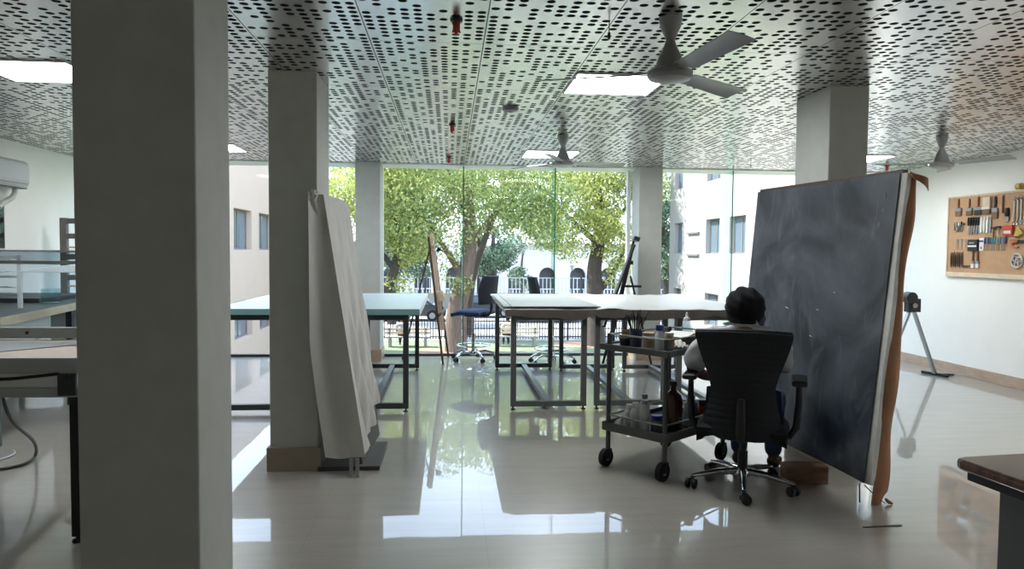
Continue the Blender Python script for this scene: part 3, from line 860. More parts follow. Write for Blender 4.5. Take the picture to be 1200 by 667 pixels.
def seated_person():
    t = thing('person', 'person in a pale grey shirt seated with back turned, facing the dark canvas', 'person', (CX, CY, 0), CR)
    # local frame: +Y is the way the chair faces
    sk = SK()
    pelvis = sk.chain([(0, -.06, .50)], [(.155, .115)])
    chest = sk.chain([(0, -.085, .62), (0, -.095, .74), (0, -.085, .86), (0, -.07, .95)], [(.145, .11), (.155, .115), (.165, .11), (.13, .085)], pelvis)
    sk.chain([(0, -.055, 1.005), (0.0, -.035, 1.06)], [.055, .052], chest)
    # legs
    for sx, kx, fy in ((-1, -.05, .46), (1, .17, .50)):
        sk.chain([(sx * .095, 0.02, .50), (kx * .95, .22, .505), (kx, .43, .50), (kx * 1.0, .44, .40), (kx * 1.02, .44, .25), (kx, .45, .10), (kx * 1.03, .48, .055), (kx * 1.1, .58, .04)],
                 [.085, .082, .062, .058, .052, .038, (.04, .035), (.038, .025)], pelvis)
    # left arm: elbow out on the armrest, forearm back in to the lap
    sk.chain([(-.17, -.075, .93), (-.245, -.06, .86), (-.295, -.03, .775), (-.325, .0, .725), (-.25, .14, .66), (-.16, .25, .635)], [.062, .052, .046, .042, .038, .027], chest)
    # right arm reaching forward to the canvas
    sk.chain([(.17, -.075, .93), (.215, -.02, .86), (.225, .06, .78), (.23, .13, .74), (.235, .26, .74), (.23, .38, .75)], [.062, .052, .046, .042, .037, .027], chest)
    body = sk.mesh(2)
    HF = Vector((.62, .78, -.12)).normalized()
    HC = Vector((.012, -.02, 1.105))
    hd, HM = head_mesh(HC, HF, 1.08)
    hands = hand_meshes((-.16, .25, .635), (.75, .62, -.2), (0, 0, 1), .5, 1.0, -1) + hand_meshes((.23, .38, .75), (-.1, .9, .15), (.3, 0, .9), .55, 1.0, 1)
    link_mesh('body', remesh([body, hd] + hands, .007), MT['skin'], t)
    # shirt: same torso a little larger, short sleeves to the elbow, collar
    s2 = SK()
    p0 = s2.chain([(0, -.055, .50)], [(.168, .135)])
    c2 = s2.chain([(0, -.085, .62), (0, -.095, .74), (0, -.085, .86), (0, -.07, .955)], [(.165, .13), (.175, .135), (.19, .125), (.155, .095)], p0)
    s2.chain([(0, -.05, 1.01)], [(.066, .066)], c2)
    s2.chain([(-.18, -.075, .925), (-.25, -.06, .86), (-.295, -.03, .775), (-.318, -.005, .735)], [.085, .086, .082, .072], c2)
    s2.chain([(.18, -.075, .93), (.215, -.02, .865), (.228, .06, .785), (.232, .11, .755)], [.075, .066, .06, .056], c2)
    sm = s2.mesh(3)
    for v in sm.vertices:
        q = v.co
        v.co += Vector((0, 0, 0)) + v.normal * (.008 * math.sin(38 * q.z + 21 * q.x) * math.sin(17 * q.y + 9 * q.z) + .004 * math.sin(70 * q.z - 40 * q.x + 20 * q.y))
    link_mesh('shirt', sm, MT['shirt'], t)
    col = MB()
    def PC(u, v):
        a = 2 * PI * u
        return (.068 * math.cos(a) * (1 + .12 * v), -.048 + .066 * math.sin(a) * (1 + .1 * v), 1.035 - .035 * v + .012 * math.sin(a))
    col.sheet(PC, 24, 3, .004)
    col.build('collar', MT['shirt'], t, True)
    tr = SK()
    pp = tr.chain([(0, -.05, .49)], [(.17, .13)])
    for sx, kx in ((-1, -.05), (1, .17)):
        tr.chain([(sx * .095, .03, .50), (kx * .95, .22, .505), (kx, .44, .50), (kx, .455, .40), (kx, .45, .25), (kx, .45, .09)], [.096, .094, .076, .07, .064, .058], pp)
    link_mesh('trousers', tr.mesh(2), MT['jeans'], t)
    for kx in (-.05, .17):
        sh = SK(); sh.chain([(kx, .435, .06), (kx * 1.03, .50, .05), (kx * 1.1, .60, .04), (kx * 1.12, .64, .035)], [(.05, .052), (.05, .042), (.046, .033), (.035, .025)])
        link_mesh('shoe', sh.mesh(2), MT['shoe'], t)
    # hair: full and rounded, over crown, back and sides
    hb = MB(); hb.ell((0, -.028, .018), (.116, .122, .126), 48, 32)
    hb.v = [(x, y, max(z, -.112 + (.08 if y > .03 else 0)) ) for x, y, z in hb.v]
    rg = random.Random(3)
    def frac(x, y, z): return .006 * math.sin(60 * x + 11 * z) * math.sin(55 * y + 9 * x) + .004 * math.sin(120 * z + 60 * x)
    vs = []
    for x, y, z in hb.v:
        n = Vector((x, y, z)).normalized()
        f = frac(x, y, z)
        if y > .055 and z < .05:              # face stays free
            n = Vector((0, 1, 0)); f = -(y - .055) * 1.0
        vs.append(HM @ (Vector((x, y, z)) + n * f))
    hb.v = [tuple(v) for v in vs]
    hb.build('hair', MT['hair'], t, True)
    # face mask with its ear loop
    mk = MB()
    def PM(u, v):
        a = rad(-78 + 156 * u); z = -.026 - .075 * v
        r = .090 + .018 * math.cos(a) ** 2 - .014 * v
        return HM @ Vector((r * math.sin(a) * .92, .012 + r * math.cos(a) * 1.02 + .012 * math.cos(a) ** 8, z * 1.08))
    mk.sheet(PM, 24, 8, -.004)
    m = mk.build('face_mask', MT['mask'], t, True)
    for sx in (-1, 1):
        MB().tube([HM @ Vector((sx * .086, .026, -.03)), HM @ Vector((sx * .092, -.004, .012)), HM @ Vector((sx * .093, -.03, .002)), HM @ Vector((sx * .088, -.028, -.05)), HM @ Vector((sx * .082, .02, -.09))], .003, 6).build('ear_loop', MT['white'], m)
    for sx in (-1, 1):
        MB().ell((0, 0, 0), (.012, .012, .012), 12, 8, M=HM @ T(sx * .032, .088, .008)).build('eye', MT['eye'], t, True)
    return t
seated_person()

# ------------------------------------------------------------------ dark canvas leaning on the right column
t = thing('painting_canvas', 'large dark canvas leaning back, its brown folded edge towards the right', 'canvas', (2.42, 4.7, 0))
wl = T(-2.42, -4.7, 0)
B0, B1 = Vector((2.42, 3.985, .118)), Vector((2.24, 5.45, .17))
T0, T1 = Vector((2.594, 4.0, 1.923)), Vector((2.38, 5.45, 1.925))
c = MB()
def PCv(u, v):
    q = B0.lerp(B1, u).lerp(T0.lerp(T1, u), v)
    return wl @ (q + Vector((.012 * math.sin(PI * u) * math.sin(PI * v), 0, .004 * math.sin(9 * u))))
c.sheet(PCv, 24, 24, .006)
c.build('painted_face', MT['canvas'], t, True)
s = MB()
Z0 = Vector(); OFF = {True: (T0 - B0).normalized() * .026}
lean = (T0 - B0).normalized(); along = (B1 - B0).normalized(); nrm = along.cross(lean).normalized()
if nrm.x < 0: nrm = -nrm
for a, b in ((B0, B1), (T0, T1), (B0, T0), (B1, T1)):
    d = (b - a).normalized()
    s.bar(wl @ (a + nrm * .03 + OFF.get((a - B0).length < 1e-6 and (b - B1).length < 1e-6, Z0)), wl @ (b + nrm * .03 + OFF.get((a - B0).length < 1e-6 and (b - B1).length < 1e-6, Z0)), .035, .05)
s.build('stretcher_bars', MT['wood_d'], t)
mk = MB()
for u, v, l in ((.06, .93, .03), (.062, .885, .016), (.075, .835, .035), (.93, .545, .03), (.63, .52, .03), (.40, .53, .02), (.43, .43, .02), (.30, .60, .012)):
    q = wl @ (B0.lerp(B1, u).lerp(T0.lerp(T1, u), v) - nrm * .016)
    d = (lean if v > .8 else along + lean * .2) * l * .5
    mk.bar(q - d, q + d, .006, .0015)
mk.build('pale_scratches', MT['paper'], t)
# pale turned edge and the brown ragged margin along the near side
e = MB()
def PE(u, v):
    q = B0.lerp(T0, v) + Vector((0, -.004, 0))
    return wl @ (q + nrm * (.042 * u) + Vector((0, -(.046 + .006 * math.sin(14 * v)) * min(1, 3 * u) +.012, .0)))
e.sheet(PE, 3, 40, .004)
e.build('turned_edge', MT['liner'], t, True)
k = MB()
def PK(u, v):
    zt = -.075 + (1.0 + .075) * v
    q = B0 + (T0 - B0) * zt
    ww = .090 + .022 * math.sin(5 * v + .6) + .012 * math.sin(17 * v) + .03 * max(0, v - .8) - .02 * (v < .05)
    rag = .018 * math.sin(19 * u + 3) * (1 if v < .04 else 0)
    return wl @ (q + nrm * (.036 + ww * u) + Vector((0, -.038 - .022 * math.sin(PI * u) - .010 * math.sin(23 * v) * u + .03 * u, rag)))
k.sheet(PK, 10, 60, .003)
def PF(u, v):                                     # crumpled corner flap at the top
    return wl @ (T0 + nrm * (.015 + .12 * u - .015 * v) + Vector((0, -.058 - .025 * v + .012 * math.sin(6 * u), .008 - .028 * u - (.03 + .045 * u * u) * v)))
k.sheet(PF, 10, 6, .003)
a = wl @ (B0 + Vector((.0, -.02, -.06)))
k.tube([a + Vector((-.01, 0, .055)), a + Vector((.05, -.01, -.005)), a + Vector((.11, -.015, -.05))], [.004, .004, .003], 6)
k.tube([a + Vector((.115, -.01, -.025)), a + Vector((.135, -.012, -.045)), a + Vector((.155, -.015, -.052))], [.008, .012, .006], 6)
k.build('brown_margin', MT['kraft'], t, True)
MB().tube([wl @ (B0 + Vector((-.03, .0, -.005))), wl @ (B0 + Vector((-.03, -.01, -.11)))], .004, 6).build('hanging_cord', MT['black'], t)
o = MB().box(0, .26, -.06, .07, 0, .112).build('wooden_block', MT['block'], bevel=.004)
o.location = (2.265, 4.40, 0); o.rotation_euler = (0, 0, rad(-4))
tag(o, 'small brown wooden block propping up the dark canvas', 'block')
tag(MB().bar((2.2, 3.62, .003), (2.42, 3.63, .003), .012, .005).build('stick', MT['plank']), 'thin dark stick lying on the floor in front of the canvas', 'stick')

# ------------------------------------------------------------------ trolley
u_, v_ = Vector((.632, -.776, 0)), Vector((.776, .632, 0))
CART = Vector((1.085, 4.82, 0))
LU, LV = .455, .72
cart_rot = math.atan2(u_.y, u_.x)
t = thing('trolley', 'two-tier dark steel trolley loaded with jars, brushes and bottles', 'trolley', CART, cart_rot)
for x, y in ((0, 0), (LU, 0), (0, LV), (LU, LV)):
    MB().cyl((x, y, .115), (x, y, .905), .0165, n=14).build('post', MT['trolley'], t, True)
    c = MB()
    c.box(x - .02, x + .02, y - .026, y + .02, .10, .118); c.box(x - .022, x - .018, y - .05, y + .012, .05, .105); c.box(x + .018, x + .022, y - .05, y + .012, .05, .105)
    co = c.build('caster', MT['black'], t, bevel=.002)
    MB().tube([(x - .017, y - .022, .06), (x + .017, y - .022, .06)], .06, 24).build('wheel', MT['black_mat'], co, True)
    MB().tube([(x - .021, y - .022, .06), (x + .021, y - .022, .06)], .02, 12).build('hub', MT['grey'], co, True)
def tray(z, lip, ov):
    s = MB()
    s.box(-ov, LU + ov, -ov, LV + ov, z - .012, z)
    for b in ((-ov - .012, LU + ov + .012, -ov - .012, -ov), (-ov - .012, LU + ov + .012, LV + ov, LV + ov + .012), (-ov - .012, -ov, -ov, LV + ov), (LU + ov, LU + ov + .012, -ov, LV + ov)):
        s.box(*b, z - .03, z + lip)
    so = s.build('shelf', MT['trolley'], t, bevel=.005)
    r = MB()
    for a, b in (((0, 0), (LU, 0)), ((LU, 0), (LU, LV)), ((LU, LV), (0, LV)), ((0, LV), (0, 0))):
        r.cyl((a[0], a[1], z + .075), (b[0], b[1], z + .075), .006, n=10)
    r.build('guard_rail', MT['steel'], so, True)
tray(.825, .012, .035)
tray(.275, .03, .02)
def at(u, v, z=.825): return CART + u_ * u + v_ * v + Vector((0, 0, z))
UP, LO = .826, .276
def jar(name, label, cat, u, v, z, prof, m, lid=None, lm=None, band=None, bm_=None, group=None):
    t = thing(name, label, cat, at(u, v, z), 0, group)
    MB().lathe(prof, n=18).build('body', MT[m] if isinstance(m, str) else m, t, True)
    if lid: MB().lathe(lid, n=18).build('lid', MT[lm], t, True)
    if band: MB().lathe(band, n=18).build('label_band', MT[bm_], t, True)
    return t
def prof_bottle(r, h, neck, nh): return [(0, 0), (r * .96, 0), (r, .008), (r, h * .72), (r * .9, h * .8), (neck, h * .9), (neck, h), (0, h)]
def cap(r, z0, z1): return [(0, z0), (r, z0), (r * 1.02, z0 + .003), (r, z1), (0, z1)]
# upper shelf
b = thing('cardboard_box', 'small open brown box at the left end of the upper trolley shelf', 'box', at(.062, .165, UP), cart_rot)
bb = MB()
for q in ((-.045, .045, -.045, -.04), (-.045, .045, .04, .045), (-.045, -.04, -.04, .04), (.04, .045, -.04, .04)): bb.box(*q, 0, .095)
bb.box(-.04, .04, -.04, .04, 0, .004); bb.build('carton', MT['choc'], b)
MB().box(-.038, .038, -.038, .038, .005, .07).build('contents', MT['grey'], b)
tb = thing('tub', 'squat dark tub beside the brown box on the trolley', 'tub', at(.085, .058, UP))
MB().lathe([(0, 0), (.034, 0), (.038, .05), (.0, .05)], n=20).build('body', MT['blue_jar'], tb, True)
MB().lathe([(0, .05), (.041, .05), (.041, .066), (0, .066)], n=20).build('lid', MT['pot'], tb, True)
bj = thing('brush_jar', 'dark blue jar holding paintbrushes on the trolley', 'jar', at(.17, .065, UP))
MB().lathe([(0, 0), (.042, 0), (.042, .115), (.038, .115), (.038, .012), (0, .012)], n=22).build('jar', MT['blue_jar'], bj, True)
r2 = random.Random(5)
for k in range(12):
    a = 2 * PI * k / 12 + r2.uniform(-.2, .2); l = r2.uniform(.19, .235); tl = r2.uniform(.02, .06); rr2 = r2.uniform(.008, .03)
    x0, y0 = rr2 * math.cos(a), rr2 * math.sin(a)
    tag(MB().tube([at(.17, .065, UP + .014) + Vector((x0 * .5, y0 * .5, 0)), at(.17, .065, UP + .014) + Vector((x0 + tl * math.cos(a) * .4, y0 + tl * math.sin(a) * .4, l * .62)),
                   at(.17, .065, UP + .014) + Vector((x0 * 1.1 + tl * math.cos(a) * .6, y0 * 1.1 + tl * math.sin(a) * .6, l * .8)), at(.17, .065, UP + .014) + Vector((x0 * 1.2 + tl * math.cos(a), y0 * 1.2 + tl * math.sin(a), l))],
                  [.0025, .0035, .006, .002], 6).build('paintbrush', MT['black'], None, True), 'dark paintbrush standing in the blue jar on the trolley', 'paintbrush', 'paintbrushes in the blue jar')
jar('paint_jar', 'tan labelled jar with a brown lid in the middle of the trolley front', 'jar', .285, .05, UP, [(0, 0), (.038, 0), (.04, .01), (.04, .075), (.036, .085), (0, .085)], 'milky', cap(.041, .085, .105), 'pot', [(0, .012), (.0408, .012), (.0408, .07), (0, .07)], 'pot')
jar('paint_jar', 'dark brown squat jar behind the tan labelled jar', 'jar', .262, .16, UP, [(0, 0), (.04, 0), (.042, .07), (.038, .08), (0, .08)], 'choc', cap(.042, .08, .10), 'wood_d')
jar('bottle', 'white bottle with a dark blue cap on the trolley', 'bottle', .365, .055, UP, prof_bottle(.030, .13, .019, .02), 'milky', cap(.026, .124, .160), 'blue_cap')
jar('paint_jar', 'round pale jar next to the blue-capped bottle', 'jar', .39, .125, UP, [(0, 0), (.03, 0), (.036, .02), (.036, .075), (.028, .09), (0, .09)], 'pot', cap(.03, .09, .108), 'liner')
cl = MB()
def PCl(u, v):
    x = (u - .5) * .11; y = (v - .5) * .10
    return at(.385, .235, UP + .004) + u_ * x + v_ * y + Vector((0, 0, .04 * (1 - (2 * u - 1) ** 2) * (1 - (2 * v - 1) ** 2) + .012 * math.sin(11 * u + 7 * v) ** 2))
cl.sheet(PCl, 16, 16, -.004)
tag(cl.build('rag', MT['cloth_g'], None, True), 'crumpled grey rag near the right post of the trolley', 'rag')
bx = thing('tray_box', 'dark shallow box with folded papers towards the back of the trolley', 'box', at(.27, .445, UP), cart_rot)
bb = MB(); bb.box(-.1, .1, -.14, .14, 0, .005)
for q in ((-.1, .1, -.14, -.135), (-.1, .1, .135, .14), (-.1, -.095, -.135, .135), (.095, .1, -.135, .135)): bb.box(*q, 0, .06)
bb.build('box', MT['wood_d'], bx)
for k in range(4):
    MB().box(-.085, .085, -.11, .06, .03 + .012 * k, .034 + .012 * k, M=RZ(.12 * (k - 1.5)) @ RX(.06 * k)).build('folded_paper', MT['liner' if k % 2 else 'choc'], bx)
sq = thing('squeeze_bottle', 'clear squeeze bottle with a nozzle at the back of the trolley', 'bottle', at(.2, .63, UP))
MB().lathe([(0, 0), (.042, 0), (.045, .01), (.045, .08), (.036, .105), (.022, .125), (.02, .14), (0, .14)], n=20).build('body', MT['clear'], sq, True)
MB().lathe([(0, .14), (.024, .14), (.022, .16), (.010, .168), (.006, .20), (.0, .202)], n=16).build('nozzle', MT['milky'], sq, True)
jar('bottle', 'small white bottle beside the squeeze bottle', 'bottle', .425, .55, UP, prof_bottle(.024, .07, .014, .02), 'milky', cap(.016, .068, .085), 'red')
# lower shelf
WB = 'white bottles on the lower trolley shelf'
for n, (u, v, r, h, lb) in enumerate(((.12, .075, .036, .13, 'white plastic bottle, leftmost of the group on the lower shelf'), (.19, .05, .037, .155, 'white plastic bottle, second from left and broad, on the lower shelf'),
                                  (.265, .045, .034, .185, 'tallest white plastic bottle at the front of the lower shelf'), (.16, .19, .034, .19, 'white plastic bottle standing behind the others on the lower shelf'))):
    jar('bottle', lb, 'bottle', u, v, LO, prof_bottle(r, h, r * .55, .02), 'milky', cap(r * .62, h - .004, h + .022), ('white', 'liner', 'grey', 'grey')[n], group=WB)
jar('bottle', 'pale jar with a bright blue lid on the lower shelf', 'jar', .34, .075, LO, [(0, 0), (.036, 0), (.038, .01), (.038, .075), (.032, .085), (0, .085)], 'smoke', cap(.036, .085, .115), 'blue_lid')
jar('bottle', 'tall dark amber bottle on the lower trolley shelf', 'bottle', .36, .23, LO, [(0, 0), (.062, 0), (.065, .012), (.065, .2), (.055, .235), (.03, .255), (.022, .27), (.022, .295), (0, .295)], 'amber', cap(.026, .292, .325), 'black')
jar('bottle', 'smoky grey plastic bottle behind the right post of the trolley', 'bottle', .315, .52, LO, prof_bottle(.05, .165, .026, .03), 'smoke', cap(.03, .16, .185), 'grey')
jar('bottle', 'small light amber bottle with a black cap at the back of the lower shelf', 'bottle', .335, .635, LO, [(0, 0), (.045, 0), (.047, .01), (.047, .06), (.03, .09), (.02, .10), (0, .10)], 'amber_l', cap(.024, .10, .14), 'black')
cl = MB()
def PC2(u, v):
    x = (u - .5) * .1; y = (v - .5) * .13
    return at(.045, .1, LO + .004) + u_ * x * .6 + v_ * y + Vector((0, 0, .055 * (1 - (2 * u - 1) ** 2) * (1 - (2 * v - 1) ** 2) * (1 + .4 * math.sin(9 * u + 5 * v))))
cl.sheet(PC2, 16, 16, -.004)
tag(cl.build('rag', MT['cloth'], None, True), 'crumpled white rag at the left end of the lower trolley shelf', 'rag')
tr = thing('instrument_tray', 'shallow grey slotted tray at the right end of the lower shelf', 'tray', at(.34, .40, LO), cart_rot)
bb = MB()
for k in range(5): bb.box(-.085, .085, -.08 + .03 * k, -.07 + .03 * k, .004, .02)
bb.box(-.09, .09, -.09, .06, 0, .004); bb.build('slats', MT['steel_d'], tr)
# ------------------------------------------------------------------ drafting chairs
def draft_chair(x, y, rz, label, sm, bm_):
    """sits facing its own +Y"""
    t = thing('drafting_chair', label, 'chair', (x, y, 0), rz, 'tall drafting chairs by the windows')
    b = MB()
    b.lathe([(0, .07), (.04, .07), (.045, .10), (.03, .12), (0, .12)], n=16)
    for k in range(5):
        a = rad(72 * k + 90); d = Vector((math.cos(a), math.sin(a), 0))
        b.tube([d * .03 + Vector((0, 0, .10)), d * .16 + Vector((0, 0, .125)), d * .25 + Vector((0, 0, .10)), d * .30 + Vector((0, 0, .062))], [.02, .017, .014, .012], 8)
    b.build('star_base', MT['chrome'], t, True)
    for k in range(5):
        a = rad(72 * k + 90)
        c = MB(); d = Vector((math.cos(a), math.sin(a), 0)) * .30
        for s in (-1, 1):
            w = Vector((-math.sin(a), math.cos(a), 0)) * .014 * s
            c.tube([d + w * .5 + Vector((0, 0, .028)), d + w * 1.6 + Vector((0, 0, .028))], .028, 14)
        c.cyl(d + Vector((0, 0, .04)), d + Vector((0, 0, .07)), .012, n=8)
        c.build('caster', MT['black'], t, True)
    MB().lathe([(0, .11), (.024, .11), (.024, .36), (.015, .362), (.015, .60), (0, .60)], n=14).build('gas_column', MT['chrome'], t, True)
    r = MB(); r.ring((0, 0, .20), .22, .009, 32, 8)
    for k in range(4):
        a = PI / 2 * k + .4
        r.cyl((.022 * math.cos(a), .022 * math.sin(a), .17), (.22 * math.cos(a), .22 * math.sin(a), .20), .006, n=8)
    r.build('foot_ring', MT['chrome'], t, True)
    MB().box(-.07, .07, -.10, .10, .585, .615).build('tilt_mechanism', MT['black'], t, bevel=.006)
    s = MB()
    def PS(u, v):
        x = (u - .5) * .45 * (1 - .12 * (2 * v - 1) ** 2); y = -.20 + .44 * v
        e = (1 - (2 * u - 1) ** 6) * (1 - (2 * v - 1) ** 6)
        return (x, y, .655 + .03 * e - .03 * max(0, v - .7) / .3)
    s.sheet(PS, 18, 18, .045)
    s.build('seat', MT[sm], t, True)
    MB().tube([(0, -.05, .60), (0, -.21, .605), (0, -.265, .65), (0, -.275, .74), (0, -.262, .84)], [.02, .022, .022, .02, .016], 8).build('back_bracket', MT['black'], t, True)
    k = MB()
    def PB(u, v):
        x = (u - .5) * .40 * (.86 + .22 * math.sin(PI * (v * .8 + .15))); z = .765 + .37 * v
        return (x, -.235 - .10 * v + .05 * v * v - .0 + .05 * (2 * u - 1) ** 2 + .025 * math.sin(PI * v), z)
    k.sheet(PB, 16, 16, -.045)
    k.build('backrest', MT[bm_], t, True)
    return t
draft_chair(.325, 9.66, rad(58), 'tall drafting chair with a pale blue lit seat left of the sheeted tables', 'fabric_b', 'fabric_d')
draft_chair(1.33, 9.28, rad(-87), 'tall dark drafting chair seen behind the sheeted tables, its base visible underneath', 'fabric_d', 'fabric_d')

# ------------------------------------------------------------------ easels
t = thing('easel', 'slim wooden easel standing at the windows left of the drafting chair', 'easel', (-.1, 9.55, 0))
wl = T(.1, -9.55, 0)
W = MB().bar(wl @ Vector((-.075, 9.30, .0)), wl @ Vector((-.27, 9.46, 1.63)), .028, .04).build('front_leg', MT['wood_d'], t, bevel=.003)
MB().bar(wl @ Vector((-.006, 9.93, .0)), wl @ Vector((-.19, 9.62, 1.45)), .026, .036).build('front_leg', MT['wood_d'], t, bevel=.003)
MB().bar(wl @ Vector((-.62, 9.75, .0)), wl @ Vector((-.25, 9.55, 1.5)), .02, .03).build('rear_leg', MT['wood_d'], t, bevel=.003)
MB().bar(wl @ Vector((-.085, 9.52, .42)), wl @ Vector((-.232, 9.52, 1.62)), .06, .03).build('centre_mast', MT['wood'], t, bevel=.003)
MB().box(-.03, .03, -.03, .03, -.02, .14, M=wl @ T(-.222, 9.50, 1.53) @ RY(-.12)).build('top_clamp', MT['pale_wood'], t, bevel=.003)
MB().prism([(0, 0), (.09, .02), (.02, .07)], -.012, .012, M=wl @ T(-.17, 9.49, 1.44) @ RX(PI / 2)).build('bracket', MT['black'], t)
MB().box(-.04, .04, -.03, .03, 0, .13, M=wl @ T(-.10, 9.48, .80) @ RY(-.12)).build('shelf_block', MT['pale_wood'], t, bevel=.003)
MB().bar(wl @ Vector((-.14, 9.36, .62)), wl @ Vector((-.06, 9.80, .66)), .025, .03).build('cross_bar', MT['wood_d'], t)

t = thing('easel', 'black metal easel holding a thin dark board in front of the far right column', 'easel', (2.2, 9.2, 0), rad(-12))
wl = T(-2.2, -9.2, 0)
MB().bar(wl @ Vector((1.985, 9.05, .0)), wl @ Vector((2.36, 9.10, 1.60)), .03, .03).build('front_leg', MT['black'], t)
MB().bar(wl @ Vector((2.05, 9.50, .0)), wl @ Vector((2.37, 9.32, 1.56)), .03, .03).build('front_leg', MT['black'], t)
MB().bar(wl @ Vector((2.62, 9.30, .0)), wl @ Vector((2.33, 9.22, 1.15)), .025, .025).build('rear_leg', MT['black'], t)
MB().bar(wl @ Vector((2.25, 9.2, 1.02)), wl @ Vector((2.47, 9.2, 1.02)), .03, .03).build('hinge_bar', MT['black'], t)
MB().bar(wl @ Vector((2.0, 8.95, .52)), wl @ Vector((2.02, 9.55, .52)), .05, .02).build('ledge', MT['black'], t)
p = MB(); a = wl @ Vector((2.02, 8.92, .53)); d = Vector((.36, 0, 1.02))
p.add([a, a + Vector((0, .62, 0)), a + Vector((0, .62, 0)) + d, a + d] + [q + Vector((-.024, 0, .008)) for q in (a, a + Vector((0, .62, 0)), a + Vector((0, .62, 0)) + d, a + d)],
      [(0, 1, 2, 3), (7, 6, 5, 4), (0, 4, 5, 1), (1, 5, 6, 2), (2, 6, 7, 3), (3, 7, 4, 0)])
bo = p.build('drawing_board', MT['black'], t)
MB().box(-.05, .02, -.3, .3, 0, .05, M=wl @ T(2.40, 9.22, 1.60) @ RY(.35)).build('top_clamp', MT['black'], t)
MB().box(-.02, .06, -.03, .03, 0, .05, M=wl @ T(2.30, 9.18, 1.30)).build('clamp_knob', MT['black'], t)

# ------------------------------------------------------------------ metal trestle by the right wall
t = thing('folding_stand', 'grey two-legged folding metal stand with black head by the right wall', 'stand', (5.6, 8.25, 0))
wl = T(-5.6, -8.25, 0)
for q, s in ((Vector((5.86, 8.25, .025)), 1), (Vector((5.22, 8.25, .025)), -1)):
    l = MB().bar(wl @ q, wl @ Vector((5.54 + .02 * s, 8.25, .80)), .05, .03).build('leg', MT['steel'], t, bevel=.003)
    f = MB(); f.bar(wl @ (q + Vector((-.04, .18, -.008))), wl @ (q + Vector((.06, -.16, -.008))), .028, .03)
    f.bar(wl @ (q + Vector((.0, .02, -.012))), wl @ (q + Vector((.22 * s, -.04, -.012))), .028, .02)
    f.build('foot', MT['black'], l, bevel=.003)
h = MB(); h.box(-.07, .085, -.05, .05, .77, .93, M=wl @ T(5.54, 8.25, 0)); h.cyl(wl @ Vector((5.51, 8.19, .94)), wl @ Vector((5.51, 8.31, .94)), .07, n=20)
h.build('clamp_head', MT['black'], t, bevel=.006)
MB().cyl(wl @ Vector((5.54, 8.18, .85)), wl @ Vector((5.54, 8.20, .85)), .03, n=14).build('knob', MT['steel'], t)

# ------------------------------------------------------------------ pegboard and its tools, on the right wall
BX = XR - .002
t = thing('mounted_pegboard', 'tan tool board with a pale wooden edge on the right wall', 'board', (BX, 7.77, 1.23))
MB().box(-.022, 0, -.95, .77, .0, .935).build('panel', MT['cork'], t)
f = MB()
f.box(-.034, -.0225, -.95, .775, -.035, .018)
f.build('bottom_strip', MT['pale_wood'], t, bevel=.002)
MB().box(-.034, -.0225, .755, .775, .019, .94).build('side_strip', MT['pale_wood'], t, bevel=.002)
MB().box(-.030, -.0225, -.95, .754, .918, .94).build('top_strip', MT['wood'], t, bevel=.002)
FX = BX - .0225
HOOK = MT['steel']
def tool(name, label, cat, y, z0, group=None):
    """a tool hung on the board, local axes: x along the board to the viewer's right, z up, y out of the board"""
    o = thing(name, label, cat, (FX, y, z0), rad(-90), group)   # local +x -> world -Y, local +y -> world +X
    return o
def fbox(o, part, m, x0, x1, z0, z1, d=.02, d0=0, bevel=.002):
    return MB().box(x0, x1, -d0 - d, -d0 - .0005, z0, z1).build(part, MT[m], o, bevel=bevel)
def brush(y, z0, w, hl, hh, label, group, hm='handle', tm='tooth', fm='steel', hw=.014, tilt=0):
    o = tool('flat_brush', label, 'brush', y, z0, group)
    b = MB(); n = 8
    pts = [(-hw * .5, hh), (-hw * .7, hh + hl * .5), (-hw * .4, hh + hl), (hw * .4, hh + hl), (hw * .7, hh + hl * .5), (hw * .5, hh), (w * .45, hh - .012), (-w * .45, hh - .012)]
    M = Matrix(((1, 0, 0, 0), (0, 0, -1, 0), (0, 1, 0, 0), (0, 0, 0, 1)))
    b.prism(pts, .004, .018, M=M); b.build('handle', MT[hm], o, bevel=.002)
    fbox(o, 'ferrule', fm, -w / 2, w / 2, hh * .55, hh - .010, .022)
    fbox(o, 'bristles', tm, -w * .49, w * .49, 0, hh * .56, .018, .001)
    return o
TB = 'brushes on the top row of the tool board'
brush(8.35, 1.93, .10, .10, .105, 'first wide brush from the left on the top row of the tool board', TB)
brush(8.165, 1.93, .10, .10, .095, 'second wide brush from the left on the top row of the tool board', TB)
brush(8.02, 1.93, .12, .11, .10, 'third wide brush from the left on the top row, with darker bristles', TB, tm='black')
o = tool('block_brush', 'broad wooden block brush on the top row of the tool board', 'brush', 7.88, 1.935)
fbox(o, 'block', 'wood', -.062, .062, .055, .19, .03); fbox(o, 'bristles', 'tooth', -.06, .06, 0, .056, .026, .002); fbox(o, 'clip', 'liner', -.06, .06, .05, .075, .034)
brush(7.755, 1.875, .085, .12, .13, 'dark handled brush right of the broad block brush', TB, hm='black', hw=.022)
o = tool('wooden_rod', 'thin upright wooden rod on the top row of the tool board', 'rod', 7.64, 1.93)
MB().cyl((0, -.012, 0), (0, -.012, .20), .009, n=10).build('shaft', MT['handle'], o, True); fbox(o, 'hook', 'steel', -.012, .012, .185, .195, .02)
o = tool('scraper', 'black handled scraper hanging below the thin wooden rod', 'scraper', 7.57, 1.83)
MB().tube([(0, -.016, .06), (.004, -.016, .10), (0, -.016, .155)], [.02, .024, .018], 10).build('handle', MT['black'], o, True); fbox(o, 'blade', 'steel', -.022, .022, 0, .062, .006, .008)
